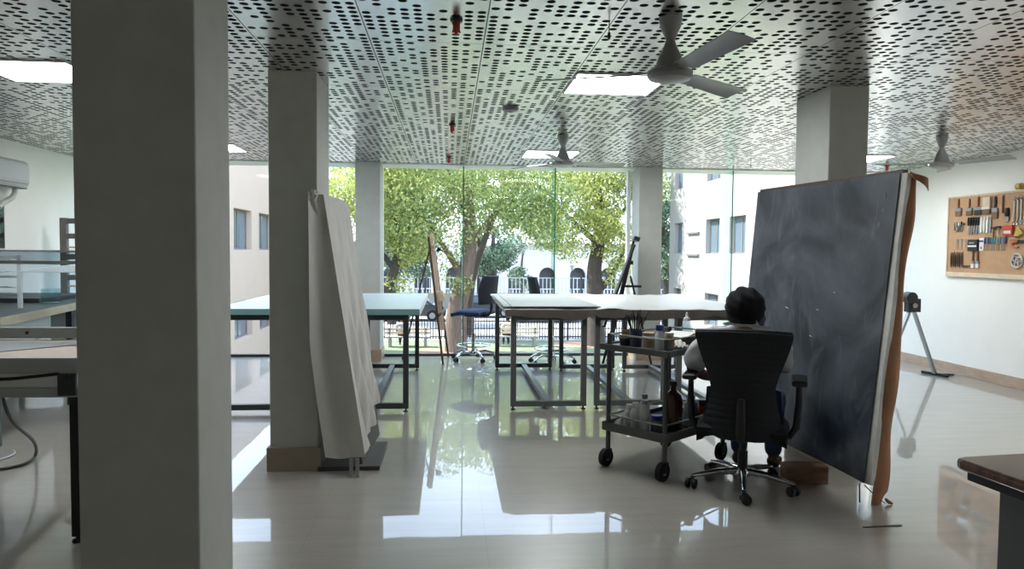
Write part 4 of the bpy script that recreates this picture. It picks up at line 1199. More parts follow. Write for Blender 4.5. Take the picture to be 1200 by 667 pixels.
for k in range(5):
    o = tool('spoon', 'small steel modelling spoon at the left of the second row', 'spoon', 8.39 - .026 * k, 1.735 + .008 * (k % 2), 'steel spoons at the left of the second row')
    MB().tube([(0, -.010, 0), (0, -.012, .035), (0, -.010, .125)], [.006, .010, .004], 8, M=RY(.12 * (k - 2))).build('shaft', MT['chrome'], o, True)
o = tool('hook', 'dark T-shaped hook right of the steel spoons', 'hook', 8.26, 1.80)
MB().cyl((-.03, -.012, .03), (.03, -.012, .03), .007, n=8).build('bar', MT['black'], o); MB().cyl((-.03, -.012, .0), (-.03, -.012, .06), .007, n=8).build('stem', MT['black'], o)
for k in range(5):
    o = tool('palette_knife', 'black handled palette knife in the row of five on the second row', 'knife', 8.165 - .04 * k, 1.69, 'black palette knives')
    MB().tube([(0, -.014, .115), (0, -.016, .16), (0, -.014, .215)], [.009, .014, .010], 8).build('handle', MT['black'], o, True)
    M = Matrix(((1, 0, 0, 0), (0, 0, -1, 0), (0, 1, 0, 0), (0, 0, 0, 1)))
    MB().prism([(-.006, .118), (.006, .118), (.018, .05), (.006, 0), (-.012, .045)], .008, .012, M=RY(.12) @ M).build('blade', MT['chrome'], o)
for k in range(4):
    o = tool('spatula', 'long white spatula in the row beside the black palette knives', 'spatula', 7.965 - .048 * k, 1.715, 'white spatulas')
    M = Matrix(((1, 0, 0, 0), (0, 0, -1, 0), (0, 1, 0, 0), (0, 0, 0, 1)))
    MB().prism([(-.012, .0), (.012, .0), (.016, .10), (.014, .185), (-.006, .19), (-.016, .10)], .004, .016, M=M).build('blade', MT['white' if k < 3 else 'grey'], o, bevel=.002)
for k, (y, z0, l) in enumerate(((7.757, 1.665, .115), (7.692, 1.68, .107))):
    o = tool('hammer', ('small dark hammer left of the second hammer' if k == 0 else 'small hammer with a paler shaft beside the red packet'), 'hammer', y, z0, 'hammers')
    MB().tube([(0, -.016, 0), (0, -.016, l * .8)], [.009, .006], 8).build('handle', MT['wood_d' if k == 0 else 'wood'], o, True)
    MB().box(-.034, .034, -.026, -.008, l * .78, l).build('head', MT['black'], o, bevel=.003)
o = tool('packet', 'red packet on the second row of the tool board', 'packet', 7.54, 1.68)
fbox(o, 'box', 'red', -.068, .068, 0, .112, .03); fbox(o, 'window', 'liner', -.05, .05, .02, .05, .002, .0305, 0)
o = tool('glue_gun', 'yellow triangular tool at the right of the second row', 'tool', 7.39, 1.66)
M = Matrix(((1, 0, 0, 0), (0, 0, -1, 0), (0, 1, 0, 0), (0, 0, 0, 1)))
MB().prism([(-.06, .01), (-.02, .0), (.06, .03), (.05, .06), (.0, .105), (-.02, .10)], .004, .03, M=M).build('body', MT['yellow'], o, bevel=.004)
MB().cyl((-.055, -.016, .01), (-.03, -.016, .0), .012, n=8).build('tip', MT['black'], o)
for k in range(6):
    o = tool('needle_tool', 'thin steel needle tool at the left of the third row', 'needle', 8.37 - .034 * k, 1.525, 'needle tools')
    MB().tube([(0, -.010, 0), (0, -.010, .05), (0, -.010, .125)], [.002, .004, .005], 6).build('shaft', MT['chrome' if k % 2 else 'liner'], o, True)
o = tool('tool_wallet', 'black tool wallet with a white band on the third row', 'wallet', 8.073, 1.51)
fbox(o, 'wallet', 'black', -.08, .08, 0, .132, .03, 0, .004); fbox(o, 'band', 'paper', -.07, .07, .045, .062, .002, .0305, 0); fbox(o, 'print', 'grey', -.05, .03, .085, .10, .002, .0305, 0)
o = tool('card_sheet', 'pale packet with blue edge beside the black wallet', 'packet', 7.948, 1.51)
fbox(o, 'card', 'white', -.034, .034, 0, .148, .012); fbox(o, 'stripe', 'blue_cap', -.034, .034, .10, .12, .002, .0125, 0); fbox(o, 'mark', 'red', -.01, .012, .02, .045, .002, .0125, 0)
for k in range(9):
    hm = ['purple', 'teal_t', 'purple', 'teal_t', 'teal_t', 'grey', 'teal_t', 'grey', 'purple'][k]
    nm = {'purple': 'purple handled screwdriver in the long third row of screwdrivers', 'teal_t': 'teal handled screwdriver in the long third row of screwdrivers', 'grey': 'grey handled screwdriver in the long third row of screwdrivers'}[hm]
    o = tool('screwdriver', nm, 'screwdriver', 7.885 - .038 * k, 1.512, hm.split('_')[0] + ' screwdrivers')
    MB().tube([(0, -.014, .075), (0, -.014, .09), (0, -.014, .13), (0, -.014, .152)], [.007, .013, .012, .008], 10).build('handle', MT[hm], o, True)
    MB().cyl((0, -.014, 0), (0, -.014, .076), .004, n=8).build('shank', MT['chrome'], o, True)
o = tool('hand_saw', 'small hand saw with a dark and orange handle on the third row', 'saw', 7.42, 1.525)
MB().prism([(-.10, .085), (-.10, .105), (.10, .10), (.10, .06), (-.02, .06)], .008, .012, M=M).build('blade', MT['black'], o)
MB().prism([(-.09, .10), (-.085, .055), (-.06, .02), (.02, .01), (.03, .03), (-.04, .045), (-.05, .07), (.02, .075), (.02, .10)], .004, .024, M=M).build('handle', MT['orange'], o, bevel=.003)
for k in range(9):
    o = tool('riffler', 'dark slender riffler file at the left of the bottom row', 'file', 8.45 - .025 * k, 1.305 + .004 * (k % 3), 'dark rifflers on the bottom row')
    MB().tube([(0, -.010, 0), (0, -.012, .05), (0, -.012, .13), (0, -.010, .19 - .01 * (k % 2))], [.004, .007, .007, .003], 6).build('shaft', MT['wood_d' if k % 3 else 'black'], o, True)
for k in range(5):
    o = tool('cup_hook', 'small dark hook in the line at the foot of the board', 'hook', 8.235 - .028 * k, 1.30, 'small hooks at the foot of the board')
    MB().tube([(0, -.004, .03), (0, -.016, .032), (.004, -.018, .012), (0, -.010, .004)], .004, 6).build('wire', MT['black'], o, True)
for k, y in enumerate((8.075, 8.0)):
    brush(y, 1.308, .05, .105, .09, ('left' if k == 0 else 'right') + ' one of the two brown handled brushes low on the board', 'two brown brushes low on the board', hm='red' if 0 else 'handle', tm='liner', hw=.018)
o = tool('trivet', 'oval white openwork disc low at the right of the board', 'disc', 7.41, 1.318)
b = MB(); b.ring((0, 0, 0), .076, .008, 30, 8, M=T(0, -.012, .082) @ RX(PI / 2))
for k in range(3): b.ring((.04 * math.cos(2.1 * k + .4), .04 * math.sin(2.1 * k + .4), 0), .026, .006, 16, 6, M=T(0, -.012, .082) @ RX(PI / 2))
b.ring((0, 0, 0), .018, .005, 14, 6, M=T(0, -.012, .082) @ RX(PI / 2)); b.build('openwork', MT['milky'], o, True)
for k in range(5):
    o = tool('spanner', 'chrome double-ended spanner in the upright row at the right of the board', 'spanner', 7.475 - .05 * k, 1.79 + .003 * k, 'chrome spanners on the right of the board')
    b = MB(); b.box(-.007, .007, -.014, -.006, .03, .27)
    for z in (.02, .285):
        for a in range(20, 341, 32):
            b.cyl((.017 * math.cos(rad(a)), -.016, z + .017 * math.sin(rad(a))), (.017 * math.cos(rad(a + 32)), -.016, z + .017 * math.sin(rad(a + 32))), .006, n=6)
    b.build('shaft', MT['chrome'], o, True)
o = tool('tape_roll', 'yellow roll sitting on the top edge of the tool board', 'roll', 7.40, 2.172)
MB().cyl((-.03, -.02, .035), (.03, -.02, .035), .035, n=18).build('roll', MT['yellow'], o, True); MB().cyl((-.031, -.02, .035), (.031, -.02, .035), .015, n=12).build('core', MT['pot'], o, True)

# ------------------------------------------------------------------ left foreground: press table with its raised glass screen
t = thing('press_table', 'long grey metal press table with raised glass screen at the left edge', 'table', (-2.7, 4.07, 0))
wl = T(2.7, -4.07, 0)
X0, X1 = -4.2, -1.80
MB().box(X0, X1, 3.70, 4.46, .885, .912, M=wl).build('tabletop', mat('beige_table_felt', (188, 174, 158), .6, var=.05, scale=3), t)
fr = MB(); fr.box(X0, X1 + .02, 3.672, 3.699, .842, .918, M=wl); fr.box(X1, X1 + .02, 3.70, 4.46, .842, .918, M=wl)
fr.build('front_rail', MT['rail'], t, bevel=.003)
MB().box(X0, X1 - .02, 3.69, 3.71, .772, .841, M=wl).build('apron', MT['alu'], t)
MB().box(X0, X1 + .0, 3.675, 3.72, .724, .771, M=wl).build('lower_rail', MT['rail'], t, bevel=.003)
br = MB().box(X1 - .085, X1 + .0, 3.655, 3.674, .735, .842, M=wl).build('corner_bracket', MT['frame_d'], t, bevel=.003)
MB().cyl(wl @ Vector((X1 - .03, 3.64, .83)), wl @ Vector((X1 - .03, 3.655, .83)), .012, n=10).build('bolt', MT['black'], br)
for q in ((X1 - .045, 3.68), (X1 - .045, 4.40), (X0 + .02, 3.68), (X0 + .02, 4.40)):
    l = MB().box(q[0], q[0] + .045, q[1], q[1] + .045, .03, .724, M=wl).build('leg', MT['black'], t, bevel=.003)
    MB().lathe([(0, 0), (.028, 0), (.028, .012), (.01, .018), (.01, .032), (0, .032)], tuple(wl @ Vector((q[0] + .022, q[1] + .022, 0))), 12).build('foot', MT['black'], l, True)
rl = MB().box(X0, X1, 4.44, 4.475, .922, .985, M=wl).build('rear_rail', MT['rail'], t, bevel=.003)
for x in (-3.1, -2.45, -1.95):
    MB().cyl(wl @ Vector((x, 4.436, .955)), wl @ Vector((x, 4.44, .955)), .010, n=10).build('screw', MT['black'], rl)
sc = MB().box(X0, X1, 4.452, 4.460, .986, 1.375, M=wl).build('glass_screen', mat_glass('screen_glass', (.80, .86, .90)), t)
MB().box(X0, X1, 4.448, 4.464, 1.376, 1.425, M=wl).build('screen_edge_strip', mat_glass('screen_edge_glass', (.62, .68, .72), .15), sc)
MB().box(X0, X1, 4.446, 4.466, 1.4255, 1.437, M=wl).build('top_trim', MT['alu'], sc)
MB().box(X0, X1, 4.446, 4.466, 1.355, 1.3755, M=wl).build('dark_seal', MT['rail'], sc)
p = MB()
def PPp(u, v):
    return (-3.9 + 1.55 * u + .35 * v * u, 3.86 + .40 * v, .9145 + .012 * math.sin(PI * u) * v)
p.sheet(PPp, 16, 8, -.002)
tag(p.build('paper_sheet', MT['grey'], None, True), 'grey curled sheet lying on the press table', 'sheet')
def spl(p, n=6):
    P = [Vector(q) for q in p]; out = []
    for i in range(len(P) - 1):
        a = P[max(i - 1, 0)]; b = P[i]; c = P[i + 1]; d = P[min(i + 2, len(P) - 1)]
        for k in range(n):
            s = k / n
            out.append(.5 * (2 * b + (c - a) * s + (2 * a - 5 * b + 4 * c - d) * s * s + (3 * b - a - 3 * c + d) * s ** 3))
    out.append(P[-1])
    return [(q.x, q.y, max(q.z, .01)) for q in out]
cb = MB().tube(spl([(-2.5, 3.66, .842), (-2.28, 3.658, .825), (-2.13, 3.658, .818), (-1.97, 3.66, .832), (-1.88, 3.664, .842)]), .008, 8)
tag(cb.build('hanging_cable', MT['black'], None, True), 'black cable slung under the front rail of the press table', 'cable')
cb = MB()
pts = [(-2.5, 4.25, .72), (-2.56, 4.45, .45), (-2.68, 4.9, .2), (-2.83, 5.2, .03), (-2.81, 5.06, .012), (-2.86, 4.95, .012), (-3.0, 4.89, .012), (-3.3, 4.86, .012), (-3.9, 4.98, .012)]
cb.tube(spl(pts), .010, 8)
tag(cb.build('floor_cable', MT['black'], None, True), 'black cable dropping from the press table and looping on the floor', 'cable')
cb = MB().tube(spl([(-3.08, 5.38, .012), (-3.02, 5.28, .012), (-3.06, 5.12, .012), (-3.3, 5.03, .012), (-3.9, 5.1, .012)]), .006, 6)
tag(cb.build('white_cable', MT['milky'], None, True), 'thin pale cable curling on the floor under the press table', 'cable')

# a long bench along the left wall, behind the glass
t = thing('wall_bench', 'white edged work bench along the left wall behind the glass screen', 'bench', (-4.1, 6.9, 0), rad(8.3))
wl = T(4.1, -6.9, 0)
MB().box(-4.45, -3.42, 5.35, 8.4, .90, .945, M=wl).build('bench_top', MT['frame'], t)
MB().box(-3.42, -3.405, 5.35, 8.4, .885, .948, M=wl).build('edge_strip', MT['pale_wood'], t)
for i, (y0, y1) in enumerate(((5.5, 6.5), (7.3, 8.3))):
    c = MB().box(-4.43, -3.50, y0, y1, .30, .897, M=wl).build('cabinet', MT['white' if i else 'grey'], t, bevel=.004)
    for k in range(3):
        d = MB().box(-3.499, -3.485, y0 + .02, y1 - .02, .32 + .19 * k, .50 + .19 * k, M=wl).build('drawer', MT['white'], c, bevel=.003)
b = MB()
for q in ((-3.46, 5.40), (-3.46, 6.9), (-4.4, 5.4), (-3.46, 8.3), (-4.4, 8.3)): b.box(q[0] - .05, q[0], q[1], q[1] + .05, 0, .897, M=wl)
b.build('legs_frame', MT['frame_d'], t)
tag(MB().box(-4.4, -3.75, 7.0, 7.9, .948, .985).build('dark_portfolio', MT['frame_d'], bevel=.003), 'flat dark portfolio lying on the wall bench', 'portfolio')
t = thing('glass_beaker', 'small clear square container on the wall bench', 'container', (-3.62, 6.95, .949))
g = MB()
for q in ((-.06, .06, -.06, -.055), (-.06, .06, .055, .06), (-.06, -.055, -.055, .055), (.055, .06, -.055, .055)): g.box(*q, 0, .13)
g.build('walls', MT['clear'], t); MB().box(-.055, .055, -.055, .055, 0, .006).build('base', MT['milky'], t)
# draped paper rack at the far left
t = thing('drying_rack', 'rack with hanging white cloths at the left edge behind the glass', 'rack', (-3.97, 6.3, .95))
for x in (-.45, .43): MB().box(x, x + .03, -.015, .015, 0, .44).build('upright', MT['alu'], t, bevel=.003)
for z in (.12, .26, .42): MB().cyl((-.45, 0, z), (.46, 0, z), .01, n=8).build('rail', MT['alu'], t)
for k in range(3):
    c = MB()
    def PR(u, v):
        x = -.42 + .84 * u
        return (x, -.02 - .10 * v + .01 * math.sin(14 * u + k), .43 - .13 * k - .10 * v * (1.3 - u) - .05 * math.sin(3 * u + k) * v)
    c.sheet(PR, 20, 6, .004)
    c.build('hanging_cloth', MT['cloth'], t, True)
# slatted rack against the wall
t = thing('slatted_rack', 'grey metal rack with horizontal bars against the left wall', 'rack', (-3.73, 8.85, 0))
for x in (-.76, .50): MB().box(x, x + .075, -.03, .03, 0, 1.80).build('upright', MT['rack'], t, bevel=.004)
for k, z in enumerate((1.735, 1.56, 1.32, 1.08, .84, .60, .36)): MB().box(-.685, .50, -.028, .028, z, z + .06).build('cross_bar', MT['rack'], t, bevel=.003)
for k, z in enumerate((1.45, 1.0)): MB().box(-.68, .49, -.02, .02, z, z + .02).build('shelf_strip', MT['pale_wood'], t)
# flat white lamp over the bench
t = thing('desk_lamp', 'flat white pointed lamp head above the wall bench, seen through the glass', 'lamp', (-2.78, 5.72, 0))
h = MB()
h.prism([(-.44, 1.268), (-.30, 1.292), (-.16, 1.312), (0, 1.326), (.14, 1.331), (.48, 1.332), (.48, 1.266)], -.26, .06, M=Matrix(((1, 0, 0, 0), (0, 0, -1, 0), (0, 1, 0, 0), (0, 0, 0, 1))))
h.build('shade', MT['white'], t, bevel=.004)
MB().tube([(.35, .1, 1.27), (.42, .1, .9), (.40, .1, .03)], .014, 10).build('stem', MT['alu'], t, True)
MB().lathe([(0, 0), (.16, 0), (.16, .02), (.02, .035), (0, .035)], (.40, .1, 0), 24).build('base', MT['alu'], t, True)
# ------------------------------------------------------------------ outside: the room is one floor up
GZ = -2.65
def ground(name, x0, x1, y0, y1, z, m):
    return struct(MB().box(x0, x1, y0, y1, z - .3, z).build(name, MT[m]))
ground('lawn', -9, 14, 10.3, 33.3, GZ, 'lawn')
ground('road', -60, 70, 33.3, 95, GZ - .01, 'road')
ground('terrain_soil', -1.2, 1.6, 29.2, 30.6, GZ + .012, 'brown_soil')
ground('terrain_soil.001', 4.6, 7.6, 30.8, 32.6, GZ + .012, 'brown_soil')

def wing(name, label, x, sgn, y0, y1, ztop, wins, frame_dark):
    """a side wing of the building: wall with recessed windows, each window a part with panes"""
    t = thing(name, label, 'building', (x, (y0 + y1) / 2, GZ))
    O = Vector((x, (y0 + y1) / 2, GZ))
    # wall as a grid of solid boxes around the openings
    ys = sorted({y0, y1} | {a for w in wins for a in (w[0], w[1])}); zs = sorted({GZ, ztop} | {a for w in wins for a in (w[2], w[3])})
    b = MB(); D = .35
    def opening(ya, yb, za, zb):
        return any(w[0] <= ya + 1e-6 and yb <= w[1] + 1e-6 and w[2] <= za + 1e-6 and zb <= w[3] + 1e-6 for w in wins)
    for za, zb in zip(zs, zs[1:]):
        for ya, yb in zip(ys, ys[1:]):
            if not opening(ya, yb, za, zb):
                b.box(0 if sgn > 0 else -D, D if sgn > 0 else 0, ya - O.y, yb - O.y, za - GZ, zb - GZ)
    b.box(D if sgn > 0 else -9, 9 if sgn > 0 else -D, y0 - O.y, y1 - O.y, 0, ztop - GZ - .02)
    b.build('wall', MT['bld_r' if sgn > 0 else 'bld'], t)
    for (ya, yb, za, zb) in wins:
        f = MB(); w = .05; xa, xb = (.16, .22) if sgn > 0 else (-.22, -.16)
        A, B, C, Dd = ya - O.y + .002, yb - O.y - .002, za - GZ + .002, zb - GZ - .002
        f.box(xa, xb, A, A + w, C, Dd); f.box(xa, xb, B - w, B, C, Dd); f.box(xa, xb, A + w, B - w, C, C + w); f.box(xa, xb, A + w, B - w, Dd - w, Dd)
        f.box(xa, xb, (A + B) / 2 - .03, (A + B) / 2 + .03, C + w, Dd - w)
        fo = f.build('window', MT['wing_frame'], t)
        xm = (xa + xb) / 2
        MB().box(xm - .01, xm + .01, A + w, (A + B) / 2 - .03, C + w, Dd - w).build('pane', MT['wing_glass'], fo)
        MB().box(xm - .01, xm + .01, (A + B) / 2 + .03, B - w, C + w, Dd - w).build('pane', MT['wing_glass'], fo)
    return t
def rows(ys, zr): return [(a, b, c, d) for a, b in ys for c, d in zr]
LW = rows([(12.0, 13.8), (14.6, 16.4), (18.1, 19.9), (20.9, 22.75), (23.6, 25.4), (26.8, 28.6)], [(-1.15, -.03), (1.45, 2.62)])
wing('left_wing', 'cream side wing with square windows seen between the left columns', -6.0, -1, 10.4, 31.0, 4.42, LW, 0)
RW = rows([(12.2, 13.6), (15.0, 16.4), (17.8, 19.2), (22.2, 23.5), (24.4, 25.75), (28.45, 29.45)], [(-1.15, .02), (1.45, 2.68), (4.05, 5.3)])
rw = wing('right_wing', 'pale sunlit side wing with recessed windows beyond the glass at right', 9.3, 1, 10.4, 30.1, 7.2, RW, 0)
wl = T(-9.3, -20.25, 2.65)
for z in (1.36, 2.2):
    MB().box(9.22, 9.299, 26.4, 27.7, z, z + .06, M=wl).build('ledge', MT['wing_frame'], rw)

# picket fence of iron: one thing, rails and pickets
t = thing('picket_fence', 'black iron picket fence along the far edge of the lawn', 'fence', (1.5, 33.45, GZ))
b = MB(); r2 = random.Random(1)
x = -9.0
while x < 12:
    b.box(x, x + .034, -.014, .014, .06, 1.0); x += .13
b.build('pickets', MT['iron'], t)
r = MB()
for z in (.14, .52, .86): r.box(-9, 12, -.02, .02, z, z + .045)
r.build('rails', MT['iron'], t)
for k in range(9):
    MB().box(-9 + 2.6 * k, -8.92 + 2.6 * k, -.04, .04, 0, 1.12).build('post', MT['iron'], t)
# boundary wall with pale railing
t = thing('boundary_wall', 'low olive boundary wall with a pale railing across the road', 'wall', (4, 52, GZ))
MB().box(-34, 30, -.15, .15, 0, 1.12).build('wall', MT['wallband'], t)
b = MB(); x = -18.0
while x < 18: b.box(x, x + .055, -.02, .02, 1.121, 2.2); x += .28
b.box(-18, 18, -.03, .03, 2.2, 2.26)
b.build('railing', MT['railing'], t)
for k in range(10): MB().box(-17 + 3.75 * k, -16.88 + 3.75 * k, -.06, .06, 1.121, 2.3).build('post', MT['iron'], t)
# arched white building
t = thing('arcade_building', 'long white building with grey round arches behind the trees', 'building', (4, 60, GZ))
pitch = 2.58; ph = 1.58; aw = .68
b = MB(); zb, zs_, ztop = 1.05, 2.15, 4.6
for k in range(-8, 9):
    xc = ph + pitch * k; x0, x1 = xc - pitch / 2, xc + pitch / 2
    b.box(x0, xc - aw, 0, .5, 0, ztop); b.box(xc + aw, x1, 0, .5, 0, ztop); b.box(xc - aw, xc + aw, 0, .5, 0, zb - .42)
    n = 10; pts = [(xc - aw, ztop), (xc - aw, zs_)] + [(xc - aw * math.cos(PI * i / n), zs_ + aw * math.sin(PI * i / n)) for i in range(1, n)] + [(xc + aw, zs_), (xc + aw, ztop)]
    M = Matrix(((1, 0, 0, 0), (0, 0, 1, 0), (0, 1, 0, 0), (0, 0, 0, 1)))
    for i in range(n):
        a0, a1 = PI * i / n, PI * (i + 1) / n
        p = [(xc - aw * math.cos(a0), zs_ + aw * math.sin(a0)), (xc - aw * math.cos(a1), zs_ + aw * math.sin(a1)), (xc - aw * math.cos(a1), ztop), (xc - aw * math.cos(a0), ztop)]
        b.prism(p, 0, .5, M=M)
b.build('facade', MT['bld_w'], t)
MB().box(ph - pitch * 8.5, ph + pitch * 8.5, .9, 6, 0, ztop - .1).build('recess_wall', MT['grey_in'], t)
MB().box(ph - pitch * 8.5 - .2, ph + pitch * 8.5 + .2, -.25, 6.2, ztop + .001, ztop + .25).build('cornice', MT['bld_w'], t)
for k in range(-8, 9):
    xc = ph + pitch * k
    bl = MB(); bl.box(xc - aw, xc + aw, .1, .3, zb - .08, zb)
    for i in range(5): bl.lathe([(.03, -.4), (.075, -.3), (.035, -.14), (.06, -.08)], (xc - aw + .14 + i * .272, .2, zb), 8)
    bl.build('balustrade', MT['bld_w'], t)
# cars parked across the road
def car(x, y, m, label, rz=0):
    t = thing('car', label, 'car', (x, y, GZ), rz, 'cars parked beyond the fence')
    prof = [(-2.1, .28), (-2.15, .62), (-1.95, .86), (-1.25, .94), (-.7, 1.40), (.75, 1.42), (1.35, .98), (1.95, .86), (2.15, .62), (2.1, .28)]
    M = Matrix(((1, 0, 0, 0), (0, 0, 1, 0), (0, 1, 0, 0), (0, 0, 0, 1)))
    MB().prism(prof, -.85, .85, M=M).build('body', MT[m], t, bevel=.06, seg=3)
    for s in (-1, 1):
        MB().prism([(-1.1, .96), (-.66, 1.33), (-.02, 1.34), (-.02, .96)], s * .852 - .004, s * .852 + .004, M=M).build('window', MT['wing_glass'], t)
        MB().prism([(.04, .96), (.04, 1.34), (.70, 1.34), (1.15, .98)], s * .852 - .004, s * .852 + .004, M=M).build('window', MT['wing_glass'], t)
        for q in (-1.32, 1.32):
            w = MB().tube([(q, s * .72, .32), (q, s * .89, .32)], .32, 20).build('wheel', MT['black_mat'], t, True)
            MB().tube([(q, s * .885, .32), (q, s * .90, .32)], .18, 14).build('hub', MT['grey'], w, True)
car(-2.3, 43.5, 'car_d', 'dark parked car beyond the fence left of the tree trunk')
car(2.1, 45.6, 'car_d', 'dark parked car right of the leaning tree trunk, seen past the drafting chair')
car(5.6, 42.5, 'car_b', 'blue parked car seen low under the sheeted tables')
# street lamps
def lamp_post(x, y, h, label):
    t = thing('street_lamp', label, 'street lamp', (x, y, GZ), 0, 'street lamps')
    MB().lathe([(0, 0), (.09, 0), (.07, .3), (.045, .5), (.035, h), (0, h)], n=12).build('post', MT['iron'], t, True)
    MB().lathe([(0, h), (.08, h), (.16, h + .32), (.18, h + .34), (.05, h + .5), (0, h + .55)], n=12).build('lantern', MT['grey'], t, True)
lamp_post(-1.9, 48, 3.1, 'small dark street lamp among the trees at left')
lamp_post(8.2, 48, 2.9, 'street lamp in front of the arch near the right tree trunk')
# benches with people on the lawn
def bench(x, y, label):
    t = thing('garden_bench', label, 'bench', (x, y, GZ), 0, 'benches on the lawn')
    for s in (-.75, .75): MB().box(s - .06, s + .06, -.2, .2, 0, .40).build('support', MT['concrete'], t)
    MB().box(-.95, .95, -.22, .22, .40, .46).build('seat', MT['concrete'], t, bevel=.01)
    b = MB()
    for z in (.58, .74): b.box(-.95, .95, -.25, -.21, z, z + .09)
    b.box(-.8, -.74, -.25, -.21, .46, .83); b.box(.74, .8, -.25, -.21, .46, .83)
    b.build('backrest', MT['wood'], t)
bench(-1.75, 31.2, 'garden bench on the lawn with a person in white, behind the pale blue table')
bench(2.95, 31.3, 'garden bench on the lawn with a person in beige, seen under the sheeted tables')
def sitter(x, y, rz, shirt, label):
    t = thing('person', label, 'person', (x, y, GZ), rz)
    sk = SK(); p0 = sk.chain([(0, 0, .56)], [(.16, .12)])
    c0 = sk.chain([(0, -.02, .74), (0, -.02, .92), (0, 0, 1.0)], [(.15, .11), (.18, .11), (.11, .08)], p0)
    sk.chain([(0, .02, 1.07)], [.055], c0)
    for s in (-1, 1):
        sk.chain([(s * .09, .1, .55), (s * .11, .42, .54), (s * .11, .44, .3), (s * .11, .46, .06), (s * .12, .56, .04)], [.09, .068, .055, .045, .04], p0)
        sk.chain([(s * .19, -.01, .95), (s * .26, .02, .76), (s * .2, .2, .66), (s * .12, .32, .62)], [.06, .045, .038, .03], c0)
    hd, HM = head_mesh((0, .03, 1.18), (0, 1, 0), 1.0)
    hands = hand_meshes((-.12, .32, .62), (.4, .9, -.2), (0, 0, 1), .5, 1, -1) + hand_meshes((.12, .32, .62), (-.4, .9, -.2), (0, 0, 1), .5, 1, 1)
    link_mesh('body', remesh([sk.mesh(2), hd] + hands, .009), MT['skin'], t)
    s2 = SK(); q0 = s2.chain([(0, 0, .54)], [(.185, .15)])
    c2 = s2.chain([(0, -.02, .74), (0, -.02, .92), (0, 0, 1.0)], [(.18, .14), (.205, .135), (.13, .10)], q0)
    for s in (-1, 1): s2.chain([(s * .20, -.01, .95), (s * .27, .02, .76)], [.08, .062], c2)
    link_mesh('shirt', s2.mesh(2), MT[shirt], t)
    tr = SK(); q0 = tr.chain([(0, 0.02, .53)], [(.18, .13)])
    for s in (-1, 1): tr.chain([(s * .09, .12, .55), (s * .11, .43, .54), (s * .11, .45, .3), (s * .11, .46, .1)], [.105, .085, .07, .06], q0)
    link_mesh('trousers', tr.mesh(2), MT['jeans'], t)
    hb = MB(); hb.ell((0, -.018, .035), (.088, .10, .095), 20, 12)
    hb.v = [tuple(HM @ Vector((x, min(y, .06), z))) for x, y, z in hb.v]
    hb.build('hair', MT['hair'], t, True)
sitter(-2.0, 31.2, 0, 'shirt', 'person in a white shirt sitting on a lawn bench, seen beside the table leg')
sitter(2.55, 31.3, .1, 'beige_top', 'person in a beige top sitting on a lawn bench, seen under the table')

# ------------------------------------------------------------------ trees
def leaf_cloud(name, clusters, n, size, m, parent, seed, O):
    r = np.random.default_rng(seed)
    w = np.array([c[3] * c[4] * c[5] for c in clusters]) ** (2 / 3); w = w / w.sum()
    idx = r.choice(len(clusters), n, p=w)
    C = np.array([c[:3] for c in clusters])[idx]; R = np.array([c[3:6] for c in clusters])[idx]
    d = r.normal(size=(n, 3)); d /= np.linalg.norm(d, axis=1)[:, None]
    rad_ = r.uniform(.35, 1.0, n) ** .6
    P = C + R * d * rad_[:, None] - np.array(O)
    a = r.normal(size=(n, 3)); a[:, 2] -= .5; a /= np.linalg.norm(a, axis=1)[:, None]
    b = r.normal(size=(n, 3)); b -= a * (a * b).sum(1)[:, None]; b /= np.linalg.norm(b, axis=1)[:, None]
    s = size * r.uniform(.6, 1.3, n)[:, None]
    nrm = np.cross(a, b)
    V = np.stack([P - a * s * .5, P + b * s * .26 + nrm * s * .06, P + a * s * .5, P - b * s * .26 + nrm * s * .06], 1).reshape(-1, 3)
    me = bpy.data.meshes.new(name)
    me.vertices.add(4 * n); me.vertices.foreach_set('co', V.astype(np.float32).ravel())
    me.loops.add(4 * n); me.loops.foreach_set('vertex_index', np.arange(4 * n, dtype=np.int32))
    me.polygons.add(n); me.polygons.foreach_set('loop_start', np.arange(0, 4 * n, 4, dtype=np.int32)); me.polygons.foreach_set('loop_total', np.full(n, 4, dtype=np.int32))
    me.update(); me.validate()
    me.materials.append(MT[m])
    o = bpy.data.objects.new(name, me); COL.objects.link(o); o.parent = parent
    return o
def tree(label, base, trunk, r0, branches, clusters, n, size, lm, bk, seed):
    O = (base[0], base[1], GZ)
    t = thing('tree', label, 'tree', O, 0, 'trees beyond the glass')
    L = lambda p: (p[0] - O[0], p[1] - O[1], p[2] - O[2])
    b = MB(); pts = [L(p) for p in trunk]
    b.tube(spl_raw(pts), [r0 * (1.25 - .75 * i / (4 * (len(pts) - 1))) for i in range(4 * (len(pts) - 1) + 1)], 10)
    b.build('trunk', MT[bk], t, True)
    for br, rb in branches:
        q = spl_raw([L(p) for p in br])
        MB().tube(q, [rb * (1 - .75 * i / (len(q) - 1)) for i in range(len(q))], 8).build('branch', MT[bk], t, True)
    leaf_cloud('crown', clusters, n, size, lm, t, seed, O)
    return t
def spl_raw(p, n=4):
    P = [Vector(q) for q in p]; out = []
    for i in range(len(P) - 1):
        a = P[max(i - 1, 0)]; b = P[i]; c = P[i + 1]; d = P[min(i + 2, len(P) - 1)]
        for k in range(n):
            s = k / n
            out.append(.5 * (2 * b + (c - a) * s + (2 * a - 5 * b + 4 * c - d) * s * s + (3 * b - a - 3 * c + d) * s ** 3))
    out.append(P[-1])
    return out
